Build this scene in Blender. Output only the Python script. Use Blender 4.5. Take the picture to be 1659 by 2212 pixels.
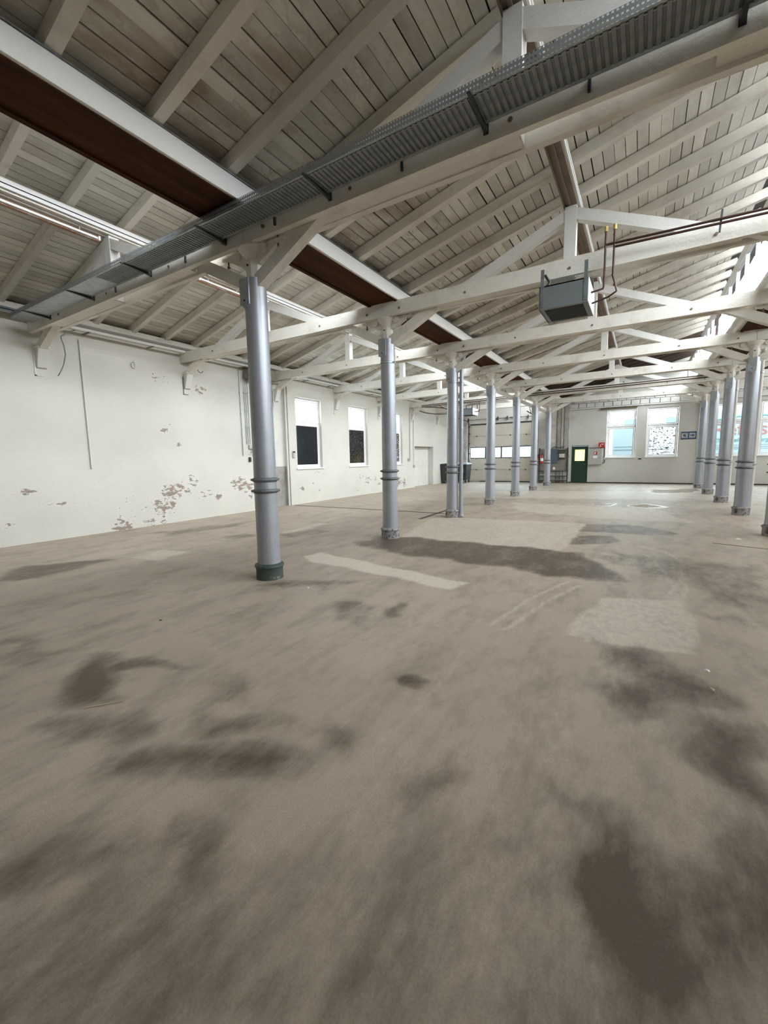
import bpy, bmesh, math, random
import numpy as np
from mathutils import Vector, Matrix
random.seed(7); RNG = np.random.default_rng(5)
for o in list(bpy.data.objects): bpy.data.objects.remove(o)
SC = bpy.context.scene; COL = SC.collection

SKY = 21.0; EXPO = 0.0; GY0 = 0.4                          # sky strength, exposure, where the roof glazing starts
# ------------------------------------------------------------ camera
cd = bpy.data.cameras.new('camera'); cam = bpy.data.objects.new('camera', cd); COL.objects.link(cam)
Rv = Vector((0.8484064, 0.5289961, -0.0192255)); Uv = Vector((-0.0488334, 0.1143803, 0.9922361)); Fv = Vector((-0.5270881, 0.8408806, -0.1228736))
m = Matrix((Rv, Uv, -Fv)).transposed().to_4x4(); m.translation = Vector((0, 0, 1.5)); cam.matrix_world = m
cd.sensor_fit = 'HORIZONTAL'; cd.sensor_width = 36.0; cd.lens = 36.0*918.22/1659.0
cd.shift_x = (829.5-812.36)/1659.0; cd.shift_y = -(1106.0-1104.79)/1659.0
cd.clip_start = 0.05; cd.clip_end = 300
SC.camera = cam

# ------------------------------------------------------------ world, light, exposure
w = bpy.data.worlds.new('world'); SC.world = w; w.use_nodes = True
bg = w.node_tree.nodes['Background']
bg.inputs[0].default_value = (0.93, 0.97, 1.0, 1); bg.inputs[1].default_value = SKY
SC.view_settings.view_transform = 'Standard'; SC.view_settings.look = 'None'
SC.view_settings.exposure = EXPO; SC.view_settings.gamma = 1.0; SC.view_settings.use_curve_mapping = False
SC.cycles.max_bounces = 10; SC.cycles.diffuse_bounces = 8; SC.cycles.glossy_bounces = 3; SC.cycles.transparent_max_bounces = 12
SC.cycles.caustics_reflective = False; SC.cycles.caustics_refractive = False
SC.cycles.sample_clamp_indirect = 6.0

XA, XB, XW, YB = -4.033, 2.044, -9.982, 25.294          # column rows, left wall, back wall
PITCH = 6.077; Y0 = 3.815; DY = 3.126; XR = XB+PITCH; YF = -1.6
def T(i): return Y0+DY*(i-1)
TZ0, TZ1 = 3.99, 4.22                                    # tie beam underside and top
SL = 0.262
def roof_z(x, bay):                                      # underside of the rafters
    return 4.42+SL*(x+3.75-PITCH*(bay-2))
def portal(name, loc, rot, sx, sy):                      # sky sampling aid in a glazed opening (gives off no light itself)
    ld = bpy.data.lights.new(name, 'AREA'); ld.shape = 'RECTANGLE'; ld.size = sx; ld.size_y = sy; ld.cycles.is_portal = True
    o = bpy.data.objects.new(name, ld); COL.objects.link(o); o.location = loc; o.rotation_euler = rot
for b in (1, 2, 3):                                      # saw-tooth glazing: opening faces +x
    xg = 1.66+PITCH*(b-2)
    portal('glazing_portal', (xg, (GY0+YB)/2, 5.02), (0, math.radians(90), 0), 1.25, YB-GY0)

# ------------------------------------------------------------ materials
def new_mat(name, col, rough=0.6, metal=0.0, spec=0.5):
    mt = bpy.data.materials.new(name); mt.use_nodes = True
    b = mt.node_tree.nodes['Principled BSDF']
    b.inputs['Base Color'].default_value = (*col, 1); b.inputs['Roughness'].default_value = rough
    b.inputs['Metallic'].default_value = metal; b.inputs['Specular IOR Level'].default_value = spec
    return mt, mt.node_tree, b
def nd(nt, t, **kw):
    n = nt.nodes.new(t)
    for k, v in kw.items():
        if k.startswith('i_'):
            key = k[2:]; n.inputs[int(key) if key.isdigit() else key].default_value = v
        else: setattr(n, k, v)
    return n
def noise(nt, scale, detail=4, rough=0.6, vec=None, stretch=None):
    tc = nd(nt, 'ShaderNodeTexCoord'); mp = nd(nt, 'ShaderNodeMapping')
    mp.inputs['Scale'].default_value = stretch or (1, 1, 1)
    nt.links.new(tc.outputs['Object'] if vec is None else vec, mp.inputs[0])
    n = nd(nt, 'ShaderNodeTexNoise'); n.inputs['Scale'].default_value = scale; n.inputs['Detail'].default_value = detail
    n.inputs['Roughness'].default_value = rough; nt.links.new(mp.outputs[0], n.inputs['Vector']); return n
def ramp(nt, src, p0, p1, c0=(0,0,0,1), c1=(1,1,1,1)):
    r = nd(nt, 'ShaderNodeValToRGB'); r.color_ramp.elements[0].position = p0; r.color_ramp.elements[1].position = p1
    r.color_ramp.elements[0].color = c0; r.color_ramp.elements[1].color = c1; nt.links.new(src, r.inputs[0]); return r
def mixc(nt, fac, a, b):
    m_ = nd(nt, 'ShaderNodeMix', data_type='RGBA')
    if isinstance(fac, float): m_.inputs[0].default_value = fac
    else: nt.links.new(fac, m_.inputs[0])
    for s, v in ((6, a), (7, b)):
        if isinstance(v, tuple): m_.inputs[s].default_value = (*v, 1)
        else: nt.links.new(v, m_.inputs[s])
    return m_.outputs[2]
def math_(nt, op, a, b=None, clamp=False):
    n = nd(nt, 'ShaderNodeMath', operation=op, use_clamp=clamp)
    for i, v in enumerate((a, b)):
        if v is None: continue
        if isinstance(v, (int, float)): n.inputs[i].default_value = v
        else: nt.links.new(v, n.inputs[i])
    return n.outputs[0]
def bump(nt, b, src, strength=0.3, dist=0.01):
    bn = nd(nt, 'ShaderNodeBump'); bn.inputs['Strength'].default_value = strength; bn.inputs['Distance'].default_value = dist
    nt.links.new(src, bn.inputs['Height']); nt.links.new(bn.outputs[0], b.inputs['Normal'])
def coat(name, col, dark, rough=0.6, scale=3.0, lo=0.45, hi=0.75, metal=0.0, stretch=None, bmp=0.25, rnd=0.0, world=False):
    """a painted surface: base colour, worn or dirty colour in noisy patches, fine relief"""
    mt, nt, b = new_mat(name, col, rough, metal)
    vec = None
    if world:
        g = nd(nt, 'ShaderNodeNewGeometry'); vec = g.outputs['Position']
    n1 = noise(nt, scale, 6, 0.65, vec, stretch); r1 = ramp(nt, n1.outputs[0], lo, hi)
    c = mixc(nt, r1.outputs[0], col, dark)
    if rnd:
        oi = nd(nt, 'ShaderNodeObjectInfo'); v = math_(nt, 'MULTIPLY_ADD', oi.outputs['Random'], rnd)
        v.node.inputs[2].default_value = 1-rnd/2
        hs = nd(nt, 'ShaderNodeHueSaturation'); nt.links.new(v, hs.inputs['Value']); nt.links.new(c, hs.inputs['Color']); c = hs.outputs[0]
    nt.links.new(c, b.inputs['Base Color'])
    n2 = noise(nt, scale*12, 4, 0.6, vec, stretch); bump(nt, b, n2.outputs[0], bmp, 0.01)
    return mt
M = {}
M['timber'] = coat('painted_timber', (0.72, 0.685, 0.62), (0.46, 0.41, 0.345), 0.65, 2.2, 0.52, 0.85, rnd=0.12, world=True, bmp=0.5)
M['timber_white'] = coat('white_painted_timber', (0.68, 0.665, 0.635), (0.48, 0.45, 0.41), 0.6, 1.6, 0.55, 0.85, world=True, bmp=0.5)
M['gutter_white'] = coat('white_gutter_paint', (0.83, 0.82, 0.79), (0.66, 0.64, 0.60), 0.55, 1.6, 0.55, 0.85, world=True, bmp=0.4)
M['brown'] = coat('raw_brown_board', (0.085, 0.028, 0.007), (0.022, 0.008, 0.003), 0.85, 1.4, 0.3, 0.68, world=True, stretch=(4, .5, 1))
M['brown'].node_tree.nodes['Principled BSDF'].inputs['Specular IOR Level'].default_value = 0.15
M['brown_wood'] = coat('unpainted_wood', (0.075, 0.045, 0.035), (0.03, 0.02, 0.016), 0.8, 2, world=True)
M['silver'] = coat('silver_paint', (0.37, 0.385, 0.42), (0.28, 0.285, 0.30), 0.42, 2.5, 0.5, 0.8, metal=0.45, bmp=0.12)
M['silver_dark'] = coat('worn_silver_paint', (0.20, 0.21, 0.22), (0.09, 0.08, 0.07), 0.5, 6, metal=0.4)
M['collar_green'] = coat('dark_green_worn_paint', (0.05, 0.075, 0.065), (0.25, 0.24, 0.22), 0.5, 9, 0.62, 0.72, bmp=0.6)
M['collar'] = coat('chipped_collar_paint', (0.36, 0.36, 0.37), (0.12, 0.07, 0.05), 0.55, 12, 0.52, 0.62, metal=0.2, bmp=0.6)
M['galv'] = coat('galvanised_steel', (0.40, 0.43, 0.44), (0.25, 0.28, 0.28), 0.42, 9, metal=0.7)
M['galv_dark'] = coat('dull_galvanised_steel', (0.17, 0.19, 0.19), (0.09, 0.1, 0.1), 0.5, 9, metal=0.5)
M['steel_dark'] = coat('dark_steel', (0.045, 0.05, 0.055), (0.02, 0.02, 0.02), 0.5, 5, metal=0.3)
M['copper'] = coat('rusty_copper', (0.065, 0.026, 0.018), (0.03, 0.017, 0.014), 0.5, 8, metal=0.4)
M['white_metal'] = new_mat('white_lacquer', (0.80, 0.80, 0.78), 0.3)[0]
M['frame_white'] = new_mat('white_window_frame', (0.72, 0.71, 0.70), 0.4)[0]
M['pipe_white'] = new_mat('white_pipe', (0.60, 0.58, 0.54), 0.5)[0]
M['heater'] = coat('grey_heater_casing', (0.15, 0.17, 0.175), (0.12, 0.135, 0.14), 0.42, 3, metal=0.15, bmp=0.05)
M['heater_side'] = coat('lit_heater_side', (0.75, 0.76, 0.76), (0.6, 0.6, 0.6), 0.45, 3)  # skylit side of the grey casing, its brightness put into the colour
M['black'] = new_mat('black_plastic', (0.015, 0.015, 0.016), 0.45)[0]
M['bin'] = coat('dark_bin_plastic', (0.028, 0.032, 0.035), (0.05, 0.055, 0.058), 0.5, 3, bmp=0.05)
M['bin_lid'] = new_mat('grey_bin_lid', (0.42, 0.45, 0.48), 0.4)[0]
M['rubber'] = new_mat('rubber', (0.02, 0.02, 0.02), 0.8)[0]
M['green'] = coat('dark_green_door_paint', (0.012, 0.05, 0.022), (0.008, 0.035, 0.016), 0.45, 3, bmp=0.08)
M['green_frame'] = coat('green_shelf_paint', (0.05, 0.07, 0.058), (0.025, 0.03, 0.028), 0.6, 6)
M['red'] = coat('red_enamel', (0.42, 0.02, 0.015), (0.3, 0.015, 0.012), 0.4, 4, bmp=0.03)
M['orange'] = new_mat('orange_plastic', (0.75, 0.2, 0.03), 0.5)[0]
M['sign_white'] = new_mat('white_print', (0.85, 0.85, 0.84), 0.5)[0]
M['sign_blue'] = new_mat('blue_print', (0.02, 0.07, 0.16), 0.5)[0]
M['brass'] = coat('brass_yellow', (0.45, 0.33, 0.10), (0.2, 0.14, 0.06), 0.45, 9, metal=0.3)
M['box_grey'] = coat('grey_box_paint', (0.42, 0.42, 0.39), (0.32, 0.32, 0.30), 0.5, 3, bmp=0.05)
M['panel_blue'] = new_mat('blue_grey_panel', (0.085, 0.115, 0.15), 0.5)[0]
M['board_grey'] = coat('brown_grey_board', (0.23, 0.21, 0.18), (0.14, 0.13, 0.11), 0.7, 4)
M['roller'] = coat('cream_door_panel', (0.56, 0.53, 0.46), (0.50, 0.47, 0.41), 0.5, 2, bmp=0.05)
M['rail_brown'] = new_mat('brown_rail', (0.11, 0.085, 0.05), 0.6)[0]
M['tube_glass'] = new_mat('white_lamp_tube', (0.9, 0.9, 0.88), 0.25)[0]
M['wall_back'] = coat('whitewashed_brick', (0.60, 0.585, 0.54), (0.52, 0.505, 0.465), 0.8, 1.2, 0.4, 0.8, world=True, bmp=0.6)
M['block'] = coat('whitewashed_block', (0.66, 0.64, 0.60), (0.52, 0.5, 0.47), 0.8, 3, world=True, bmp=0.8, rnd=0.15)
M['rough_wall'] = coat('dirty_rough_plaster', (0.47, 0.45, 0.42), (0.27, 0.255, 0.24), 0.85, 2.2, 0.42, 0.7, world=True, bmp=1.0)
M['pale_wall'] = coat('pale_plaster', (0.62, 0.60, 0.55), (0.54, 0.52, 0.48), 0.8, 1.5, world=True)
M['dado'] = coat('bare_grey_dado', (0.30, 0.285, 0.265), (0.20, 0.17, 0.15), 0.85, 3, world=True, bmp=0.8)
M['disc'] = new_mat('pinkish_patch', (0.55, 0.49, 0.45), 0.85)[0]
M['stick'] = new_mat('splintered_wood', (0.42, 0.34, 0.24), 0.8)[0]
M['felt'] = new_mat('roofing_felt', (0.02, 0.017, 0.015), 0.95)[0]
M['joint'] = new_mat('dark_floor_joint', (0.06, 0.05, 0.042), 0.8)[0]
# exterior
M['purlin_brown'] = coat('weathered_brown_board', (0.20, 0.145, 0.105), (0.11, 0.08, 0.06), 0.7, 2, world=True)
M['ext_white'] = new_mat('trailer_white', (0.185, 0.205, 0.21), 0.5)[0]
M['ext_grey'] = coat('pale_facade', (0.30, 0.31, 0.31), (0.25, 0.26, 0.26), 0.8, 0.5)
M['ext_blue'] = new_mat('facade_window_blue', (0.09, 0.12, 0.14), 0.3)[0]
M['ext_ground'] = new_mat('yard_paving', (0.20, 0.20, 0.20), 0.9)[0]
M['letter_red'] = new_mat('red_lettering', (0.18, 0.05, 0.04), 0.5)[0]
M['letter_teal'] = new_mat('teal_lettering', (0.07, 0.125, 0.13), 0.5)[0]
M['letter_green'] = new_mat('green_stripe', (0.035, 0.16, 0.12), 0.5)[0]
M['ext_line'] = new_mat('trailer_seam', (0.09, 0.105, 0.12), 0.5)[0]
M['ext_brick'] = coat('outside_brick', (0.17, 0.125, 0.125), (0.22, 0.20, 0.20), 0.85, 7, 0.5, 0.6)
M['ext_yellow'] = new_mat('yellow_post', (0.45, 0.40, 0.12), 0.6)[0]

def board_mat():                                          # painted sarking boards with brown water stains
    mt, nt, b = new_mat('stained_roof_board', (0.5, 0.5, 0.48), 0.75)
    g = nd(nt, 'ShaderNodeNewGeometry'); pos = g.outputs['Position']
    oi = nd(nt, 'ShaderNodeObjectInfo')
    va = nd(nt, 'ShaderNodeVectorMath', operation='ADD'); nt.links.new(pos, va.inputs[0]); cx = nd(nt, 'ShaderNodeCombineXYZ')
    for i_ in (0, 1): nt.links.new(math_(nt, 'MULTIPLY', oi.outputs['Random'], 0.5), cx.inputs[i_])
    nt.links.new(cx.outputs[0], va.inputs[1]); pos = va.outputs[0]
    n1 = noise(nt, 1.3, 7, 0.62, pos, (1, 0.5, 1)); st = ramp(nt, n1.outputs[0], 0.46, 0.62)
    n2 = noise(nt, 9, 4, 0.6, pos, (1.5, .35, 1)); fine = ramp(nt, n2.outputs[0], 0.35, 0.75)
    sx = nd(nt, 'ShaderNodeSeparateXYZ'); nt.links.new(pos, sx.inputs[0])
    left = ramp(nt, math_(nt, 'MULTIPLY_ADD', sx.outputs[0], 0.2), 0.0, 0.45, (1,1,1,1), (0.25,0.25,0.25,1))
    left.inputs[0].links[0].from_node.inputs[2].default_value = 0.6   # boards nearer the gutter (x < -1) are more stained
    west = ramp(nt, math_(nt, 'MULTIPLY_ADD', sx.outputs[0], 0.5), 0.0, 0.2, (0.3,0.3,0.3,1), (1,1,1,1))
    west.inputs[0].links[0].from_node.inputs[2].default_value = 2.2
    f = math_(nt, 'MULTIPLY', math_(nt, 'MULTIPLY', st.outputs[0], left.outputs[0]), west.outputs[0])
    f = math_(nt, 'MULTIPLY', f, 0.85)
    n5 = noise(nt, 2.3, 5, 0.6, pos, (1, .6, 1)); rg = nd(nt, 'ShaderNodeValToRGB'); e = rg.color_ramp.elements   # tide marks left by water
    e[0].position = 0.53; e[0].color = (0,0,0,1); e[1].position = 0.60; e[1].color = (0,0,0,1); k_ = e.new(0.545); k_.color = (1,1,1,1)
    nt.links.new(n5.outputs[0], rg.inputs[0]); f = math_(nt, 'MAXIMUM', f, math_(nt, 'MULTIPLY', math_(nt, 'MULTIPLY', math_(nt, 'MULTIPLY', rg.outputs[0], left.outputs[0]), west.outputs[0]), 0.4))
    base = mixc(nt, fine.outputs[0], (0.76, 0.75, 0.69), (0.66, 0.635, 0.575))
    c = mixc(nt, f, base, (0.33, 0.235, 0.165))
    v = math_(nt, 'MULTIPLY_ADD', oi.outputs['Random'], 0.32); v.node.inputs[2].default_value = 0.82
    hs = nd(nt, 'ShaderNodeHueSaturation'); nt.links.new(v, hs.inputs['Value']); nt.links.new(c, hs.inputs['Color'])
    nt.links.new(hs.outputs[0], b.inputs['Base Color']); bump(nt, b, n2.outputs[0], 0.4, 0.006)
    return mt
M['board'] = board_mat()

def glass_mat(name, tint=(0.95, 0.98, 0.98), haze=0.0):
    mt = bpy.data.materials.new(name); mt.use_nodes = True; nt = mt.node_tree; nt.nodes.clear()
    out = nd(nt, 'ShaderNodeOutputMaterial'); tr = nd(nt, 'ShaderNodeBsdfTransparent'); gl = nd(nt, 'ShaderNodeBsdfGlossy')
    tr.inputs[0].default_value = (*tint, 1); gl.inputs['Roughness'].default_value = 0.03
    mx = nd(nt, 'ShaderNodeMixShader'); mx.inputs[0].default_value = 0.05
    nt.links.new(tr.outputs[0], mx.inputs[1]); nt.links.new(gl.outputs[0], mx.inputs[2])
    last = mx.outputs[0]
    if haze:
        tl = nd(nt, 'ShaderNodeBsdfTranslucent'); tl.inputs[0].default_value = (0.9, 0.92, 0.92, 1)
        m2 = nd(nt, 'ShaderNodeMixShader'); m2.inputs[0].default_value = haze
        nt.links.new(last, m2.inputs[1]); nt.links.new(tl.outputs[0], m2.inputs[2]); last = m2.outputs[0]
    nt.links.new(last, out.inputs[0]); return mt
M['glass'] = glass_mat('window_glass', (0.74, 0.84, 0.87))
M['glass_roof'] = glass_mat('roof_glass', (0.95, 0.97, 0.98))
def black_pane(name, speck, lo, hi, col=(0.75, 0.73, 0.70), scale=14):
    mt, nt, b = new_mat(name, (0.006, 0.007, 0.009), 0.12)
    vo = noise(nt, scale, 5, 0.75); r = ramp(nt, vo.outputs[0], lo, hi)
    f = math_(nt, 'MULTIPLY', r.outputs[0], speck)
    nt.links.new(mixc(nt, f, (0.006, 0.007, 0.009), col), b.inputs['Base Color']); return mt
M['pane_black'] = black_pane('blacked_out_pane', 0.10, 0.55, 0.8, (0.2, 0.3, 0.4), 3)
M['pane_dark'] = black_pane('dark_scuffed_pane', 0.16, 0.5, 0.62, (0.5, 0.4, 0.32), 22)
M['pane_speck'] = black_pane('flaking_black_pane', 0.85, 0.50, 0.56, (0.62, 0.56, 0.54), 17)
def film_mat():                                           # white film with cracks that show dark
    mt = bpy.data.materials.new('peeling_white_film'); mt.use_nodes = True; nt = mt.node_tree
    b = nt.nodes['Principled BSDF']; out = nt.nodes['Material Output']
    n1 = noise(nt, 9, 5, 0.7, None, (1, 1, 1.6)); r = ramp(nt, n1.outputs[0], 0.565, 0.58)
    b.inputs['Base Color'].default_value = (0.02, 0.022, 0.025, 1); b.inputs['Roughness'].default_value = 0.6
    tr = nd(nt, 'ShaderNodeBsdfTransparent'); tr.inputs[0].default_value = (0.95, 0.97, 0.97, 1)
    mx = nd(nt, 'ShaderNodeMixShader'); nt.links.new(r.outputs[0], mx.inputs[0])
    nt.links.new(tr.outputs[0], mx.inputs[1]); nt.links.new(b.outputs[0], mx.inputs[2]); nt.links.new(mx.outputs[0], out.inputs[0]); return mt
M['film'] = film_mat()
def yellow_mat():
    mt = bpy.data.materials.new('yellow_translucent_sheet'); mt.use_nodes = True; nt = mt.node_tree
    b = nt.nodes['Principled BSDF']; out = nt.nodes['Material Output']
    b.inputs['Base Color'].default_value = (0.8, 0.72, 0.25, 1)
    tl = nd(nt, 'ShaderNodeBsdfTranslucent'); tl.inputs[0].default_value = (0.95, 0.90, 0.55, 1)
    tr = nd(nt, 'ShaderNodeBsdfTransparent'); tr.inputs[0].default_value = (0.42, 0.40, 0.26, 1)
    mx = nd(nt, 'ShaderNodeMixShader'); mx.inputs[0].default_value = 0.35
    nt.links.new(tr.outputs[0], mx.inputs[1]); nt.links.new(tl.outputs[0], mx.inputs[2]); nt.links.new(mx.outputs[0], out.inputs[0]); return mt
M['yellow'] = yellow_mat()
def perforated(nm='pierced_galvanised_flange', kx=38, ax='z', kz=30, hx=0.24, hz=0.2, col=(0.30, 0.33, 0.34)):                                         # flange pierced with small round holes
    mt, nt, b = new_mat(nm, col, 0.42, 0.6)
    out = nt.nodes['Material Output']
    tc = nd(nt, 'ShaderNodeTexCoord'); sx = nd(nt, 'ShaderNodeSeparateXYZ'); nt.links.new(tc.outputs['Object'], sx.inputs[0])
    def cell(src, k, off=0.0):
        v = math_(nt, 'MULTIPLY_ADD', src, k); v.node.inputs[2].default_value = off
        fr = math_(nt, 'FRACT', v); return math_(nt, 'ABSOLUTE', math_(nt, 'SUBTRACT', fr, 0.5))
    a = cell(sx.outputs[0], kx, 0.5); c = cell(sx.outputs[2 if ax == 'z' else 1], kz, 0.5)
    hole = math_(nt, 'MULTIPLY', math_(nt, 'LESS_THAN', a, hx), math_(nt, 'LESS_THAN', c, hz))
    tr = nd(nt, 'ShaderNodeBsdfTransparent'); mx = nd(nt, 'ShaderNodeMixShader'); nt.links.new(hole, mx.inputs[0])
    nt.links.new(b.outputs[0], mx.inputs[1]); nt.links.new(tr.outputs[0], mx.inputs[2]); nt.links.new(mx.outputs[0], out.inputs[0]); return mt
M['flange'] = perforated()
M['plate'] = perforated('ribbed_tray_bottom', 21.05, 'y', 22, 0.12, 0.16, (0.15, 0.165, 0.165))
M['rib'] = coat('tray_rib', (0.24, 0.26, 0.255), (0.15, 0.165, 0.165), 0.45, 9, metal=0.5)
def peel_wall():                                          # cream wall paint, peeled to brick where the vertex mask says so
    mt, nt, b = new_mat('peeling_cream_paint', (0.80, 0.78, 0.725), 0.75)
    g = nd(nt, 'ShaderNodeNewGeometry'); pos = g.outputs['Position']
    at = nd(nt, 'ShaderNodeAttribute', attribute_name='peel')
    n1 = noise(nt, 5.5, 6, 0.72, pos, (1, 1, 2.1)); f = math_(nt, 'ADD', at.outputs['Fac'], math_(nt, 'MULTIPLY', math_(nt, 'SUBTRACT', n1.outputs[0], 0.5), 2.4))
    fr = ramp(nt, f, 0.50, 0.56)
    edge = ramp(nt, f, 0.40, 0.50)
    n2 = noise(nt, 3, 4, 0.6, pos); c2 = mixc(nt, ramp(nt, n2.outputs[0], 0.4, 0.65).outputs[0], (0.24, 0.21, 0.175), (0.30, 0.215, 0.18))
    n3 = noise(nt, 0.8, 5, 0.6, pos); base = mixc(nt, ramp(nt, n3.outputs[0], 0.4, 0.8).outputs[0], (0.585, 0.56, 0.50), (0.52, 0.50, 0.45))
    base = mixc(nt, edge.outputs[0], base, (0.66, 0.64, 0.60))
    nt.links.new(mixc(nt, fr.outputs[0], base, c2), b.inputs['Base Color'])
    br = nd(nt, 'ShaderNodeTexBrick')                     # faint brick courses under the paint
    sx = nd(nt, 'ShaderNodeSeparateXYZ'); nt.links.new(pos, sx.inputs[0]); cb = nd(nt, 'ShaderNodeCombineXYZ')
    nt.links.new(sx.outputs[1], cb.inputs[0]); nt.links.new(sx.outputs[2], cb.inputs[1]); nt.links.new(cb.outputs[0], br.inputs['Vector'])
    br.inputs['Scale'].default_value = 1.0; br.inputs['Brick Width'].default_value = 0.25; br.inputs['Row Height'].default_value = 0.077; br.inputs['Mortar Size'].default_value = 0.008
    br.inputs['Mortar Smooth'].default_value = 0.6
    n4 = noise(nt, 30, 4, 0.6, pos)
    h = math_(nt, 'ADD', math_(nt, 'MULTIPLY', n4.outputs[0], 0.3), math_(nt, 'MULTIPLY', br.outputs['Fac'], -0.2))
    h = math_(nt, 'SUBTRACT', h, math_(nt, 'MULTIPLY', fr.outputs[0], 1.5))
    bump(nt, b, h, 0.35, 0.008); return mt
M['wall_left'] = peel_wall()
def floor_mat():
    mt, nt, b = new_mat('worn_concrete_floor', (0.3, 0.26, 0.22), 0.6)
    g = nd(nt, 'ShaderNodeNewGeometry'); pos = g.outputs['Position']
    D = nd(nt, 'ShaderNodeAttribute', attribute_name='dark').outputs['Fac']; L = nd(nt, 'ShaderNodeAttribute', attribute_name='light').outputs['Fac']
    W = nd(nt, 'ShaderNodeAttribute', attribute_name='wet').outputs['Fac']
    big = noise(nt, 0.55, 5, 0.6, pos, (1, .75, 1)); mid = noise(nt, 2.6, 8, 0.70, pos, (1.25, .5, 1)); fine = noise(nt, 16, 6, 0.7, pos, (1.1, .6, 1)); grit = noise(nt, 110, 3, 0.6, pos)
    c = mixc(nt, ramp(nt, big.outputs[0], 0.35, 0.68).outputs[0], (0.475, 0.395, 0.312), (0.385, 0.315, 0.246))
    c = mixc(nt, math_(nt, 'MULTIPLY', ramp(nt, mid.outputs[0], 0.46, 0.66).outputs[0], 0.62), c, (0.235, 0.19, 0.15))
    c = mixc(nt, math_(nt, 'MULTIPLY', ramp(nt, mid.outputs[0], 0.44, 0.26).outputs[0], 0.0), c, (0.4, 0.35, 0.3))
    fl = math_(nt, 'MULTIPLY', math_(nt, 'ADD', L, math_(nt, 'MULTIPLY', math_(nt, 'SUBTRACT', fine.outputs[0], 0.5), 2.2)), ramp(nt, L, 0.05, 0.3).outputs[0], True)
    c = mixc(nt, math_(nt, 'MULTIPLY', fl, 0.85, True), c, (0.68, 0.60, 0.50))
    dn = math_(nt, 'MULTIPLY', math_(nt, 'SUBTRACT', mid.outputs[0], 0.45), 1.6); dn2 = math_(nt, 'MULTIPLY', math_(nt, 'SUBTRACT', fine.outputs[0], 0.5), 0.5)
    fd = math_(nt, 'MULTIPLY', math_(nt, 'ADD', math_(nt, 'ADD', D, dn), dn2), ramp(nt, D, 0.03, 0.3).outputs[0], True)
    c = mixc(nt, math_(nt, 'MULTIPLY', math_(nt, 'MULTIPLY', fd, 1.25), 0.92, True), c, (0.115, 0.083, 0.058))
    gr = nd(nt, 'ShaderNodeMix', data_type='RGBA', blend_type='MULTIPLY'); gr.inputs[0].default_value = 0.5
    nt.links.new(c, gr.inputs[6]); nt.links.new(ramp(nt, grit.outputs[0], 0.3, 0.62, (0.72,0.72,0.72,1), (1.08,1.08,1.08,1)).outputs[0], gr.inputs[7])
    nt.links.new(gr.outputs[2], b.inputs['Base Color'])
    r = math_(nt, 'MULTIPLY_ADD', fine.outputs[0], 0.35); r.node.inputs[2].default_value = 0.36
    r = math_(nt, 'SUBTRACT', r, math_(nt, 'MULTIPLY', fd, 0.08)); r = math_(nt, 'SUBTRACT', r, math_(nt, 'MULTIPLY', W, 0.45), True)
    r = math_(nt, 'MAXIMUM', r, 0.06); nt.links.new(r, b.inputs['Roughness'])
    bump(nt, b, math_(nt, 'MULTIPLY', math_(nt, 'ADD', fine.outputs[0], math_(nt, 'MULTIPLY', grit.outputs[0], 0.3)), math_(nt, 'SUBTRACT', 1.0, W)), 0.16, 0.01)
    return mt
M['floor'] = floor_mat(); M['floor'].node_tree.nodes['Principled BSDF'].inputs['Specular IOR Level'].default_value = 0.36
for _b in (M['bin_lid'],): pass

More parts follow.
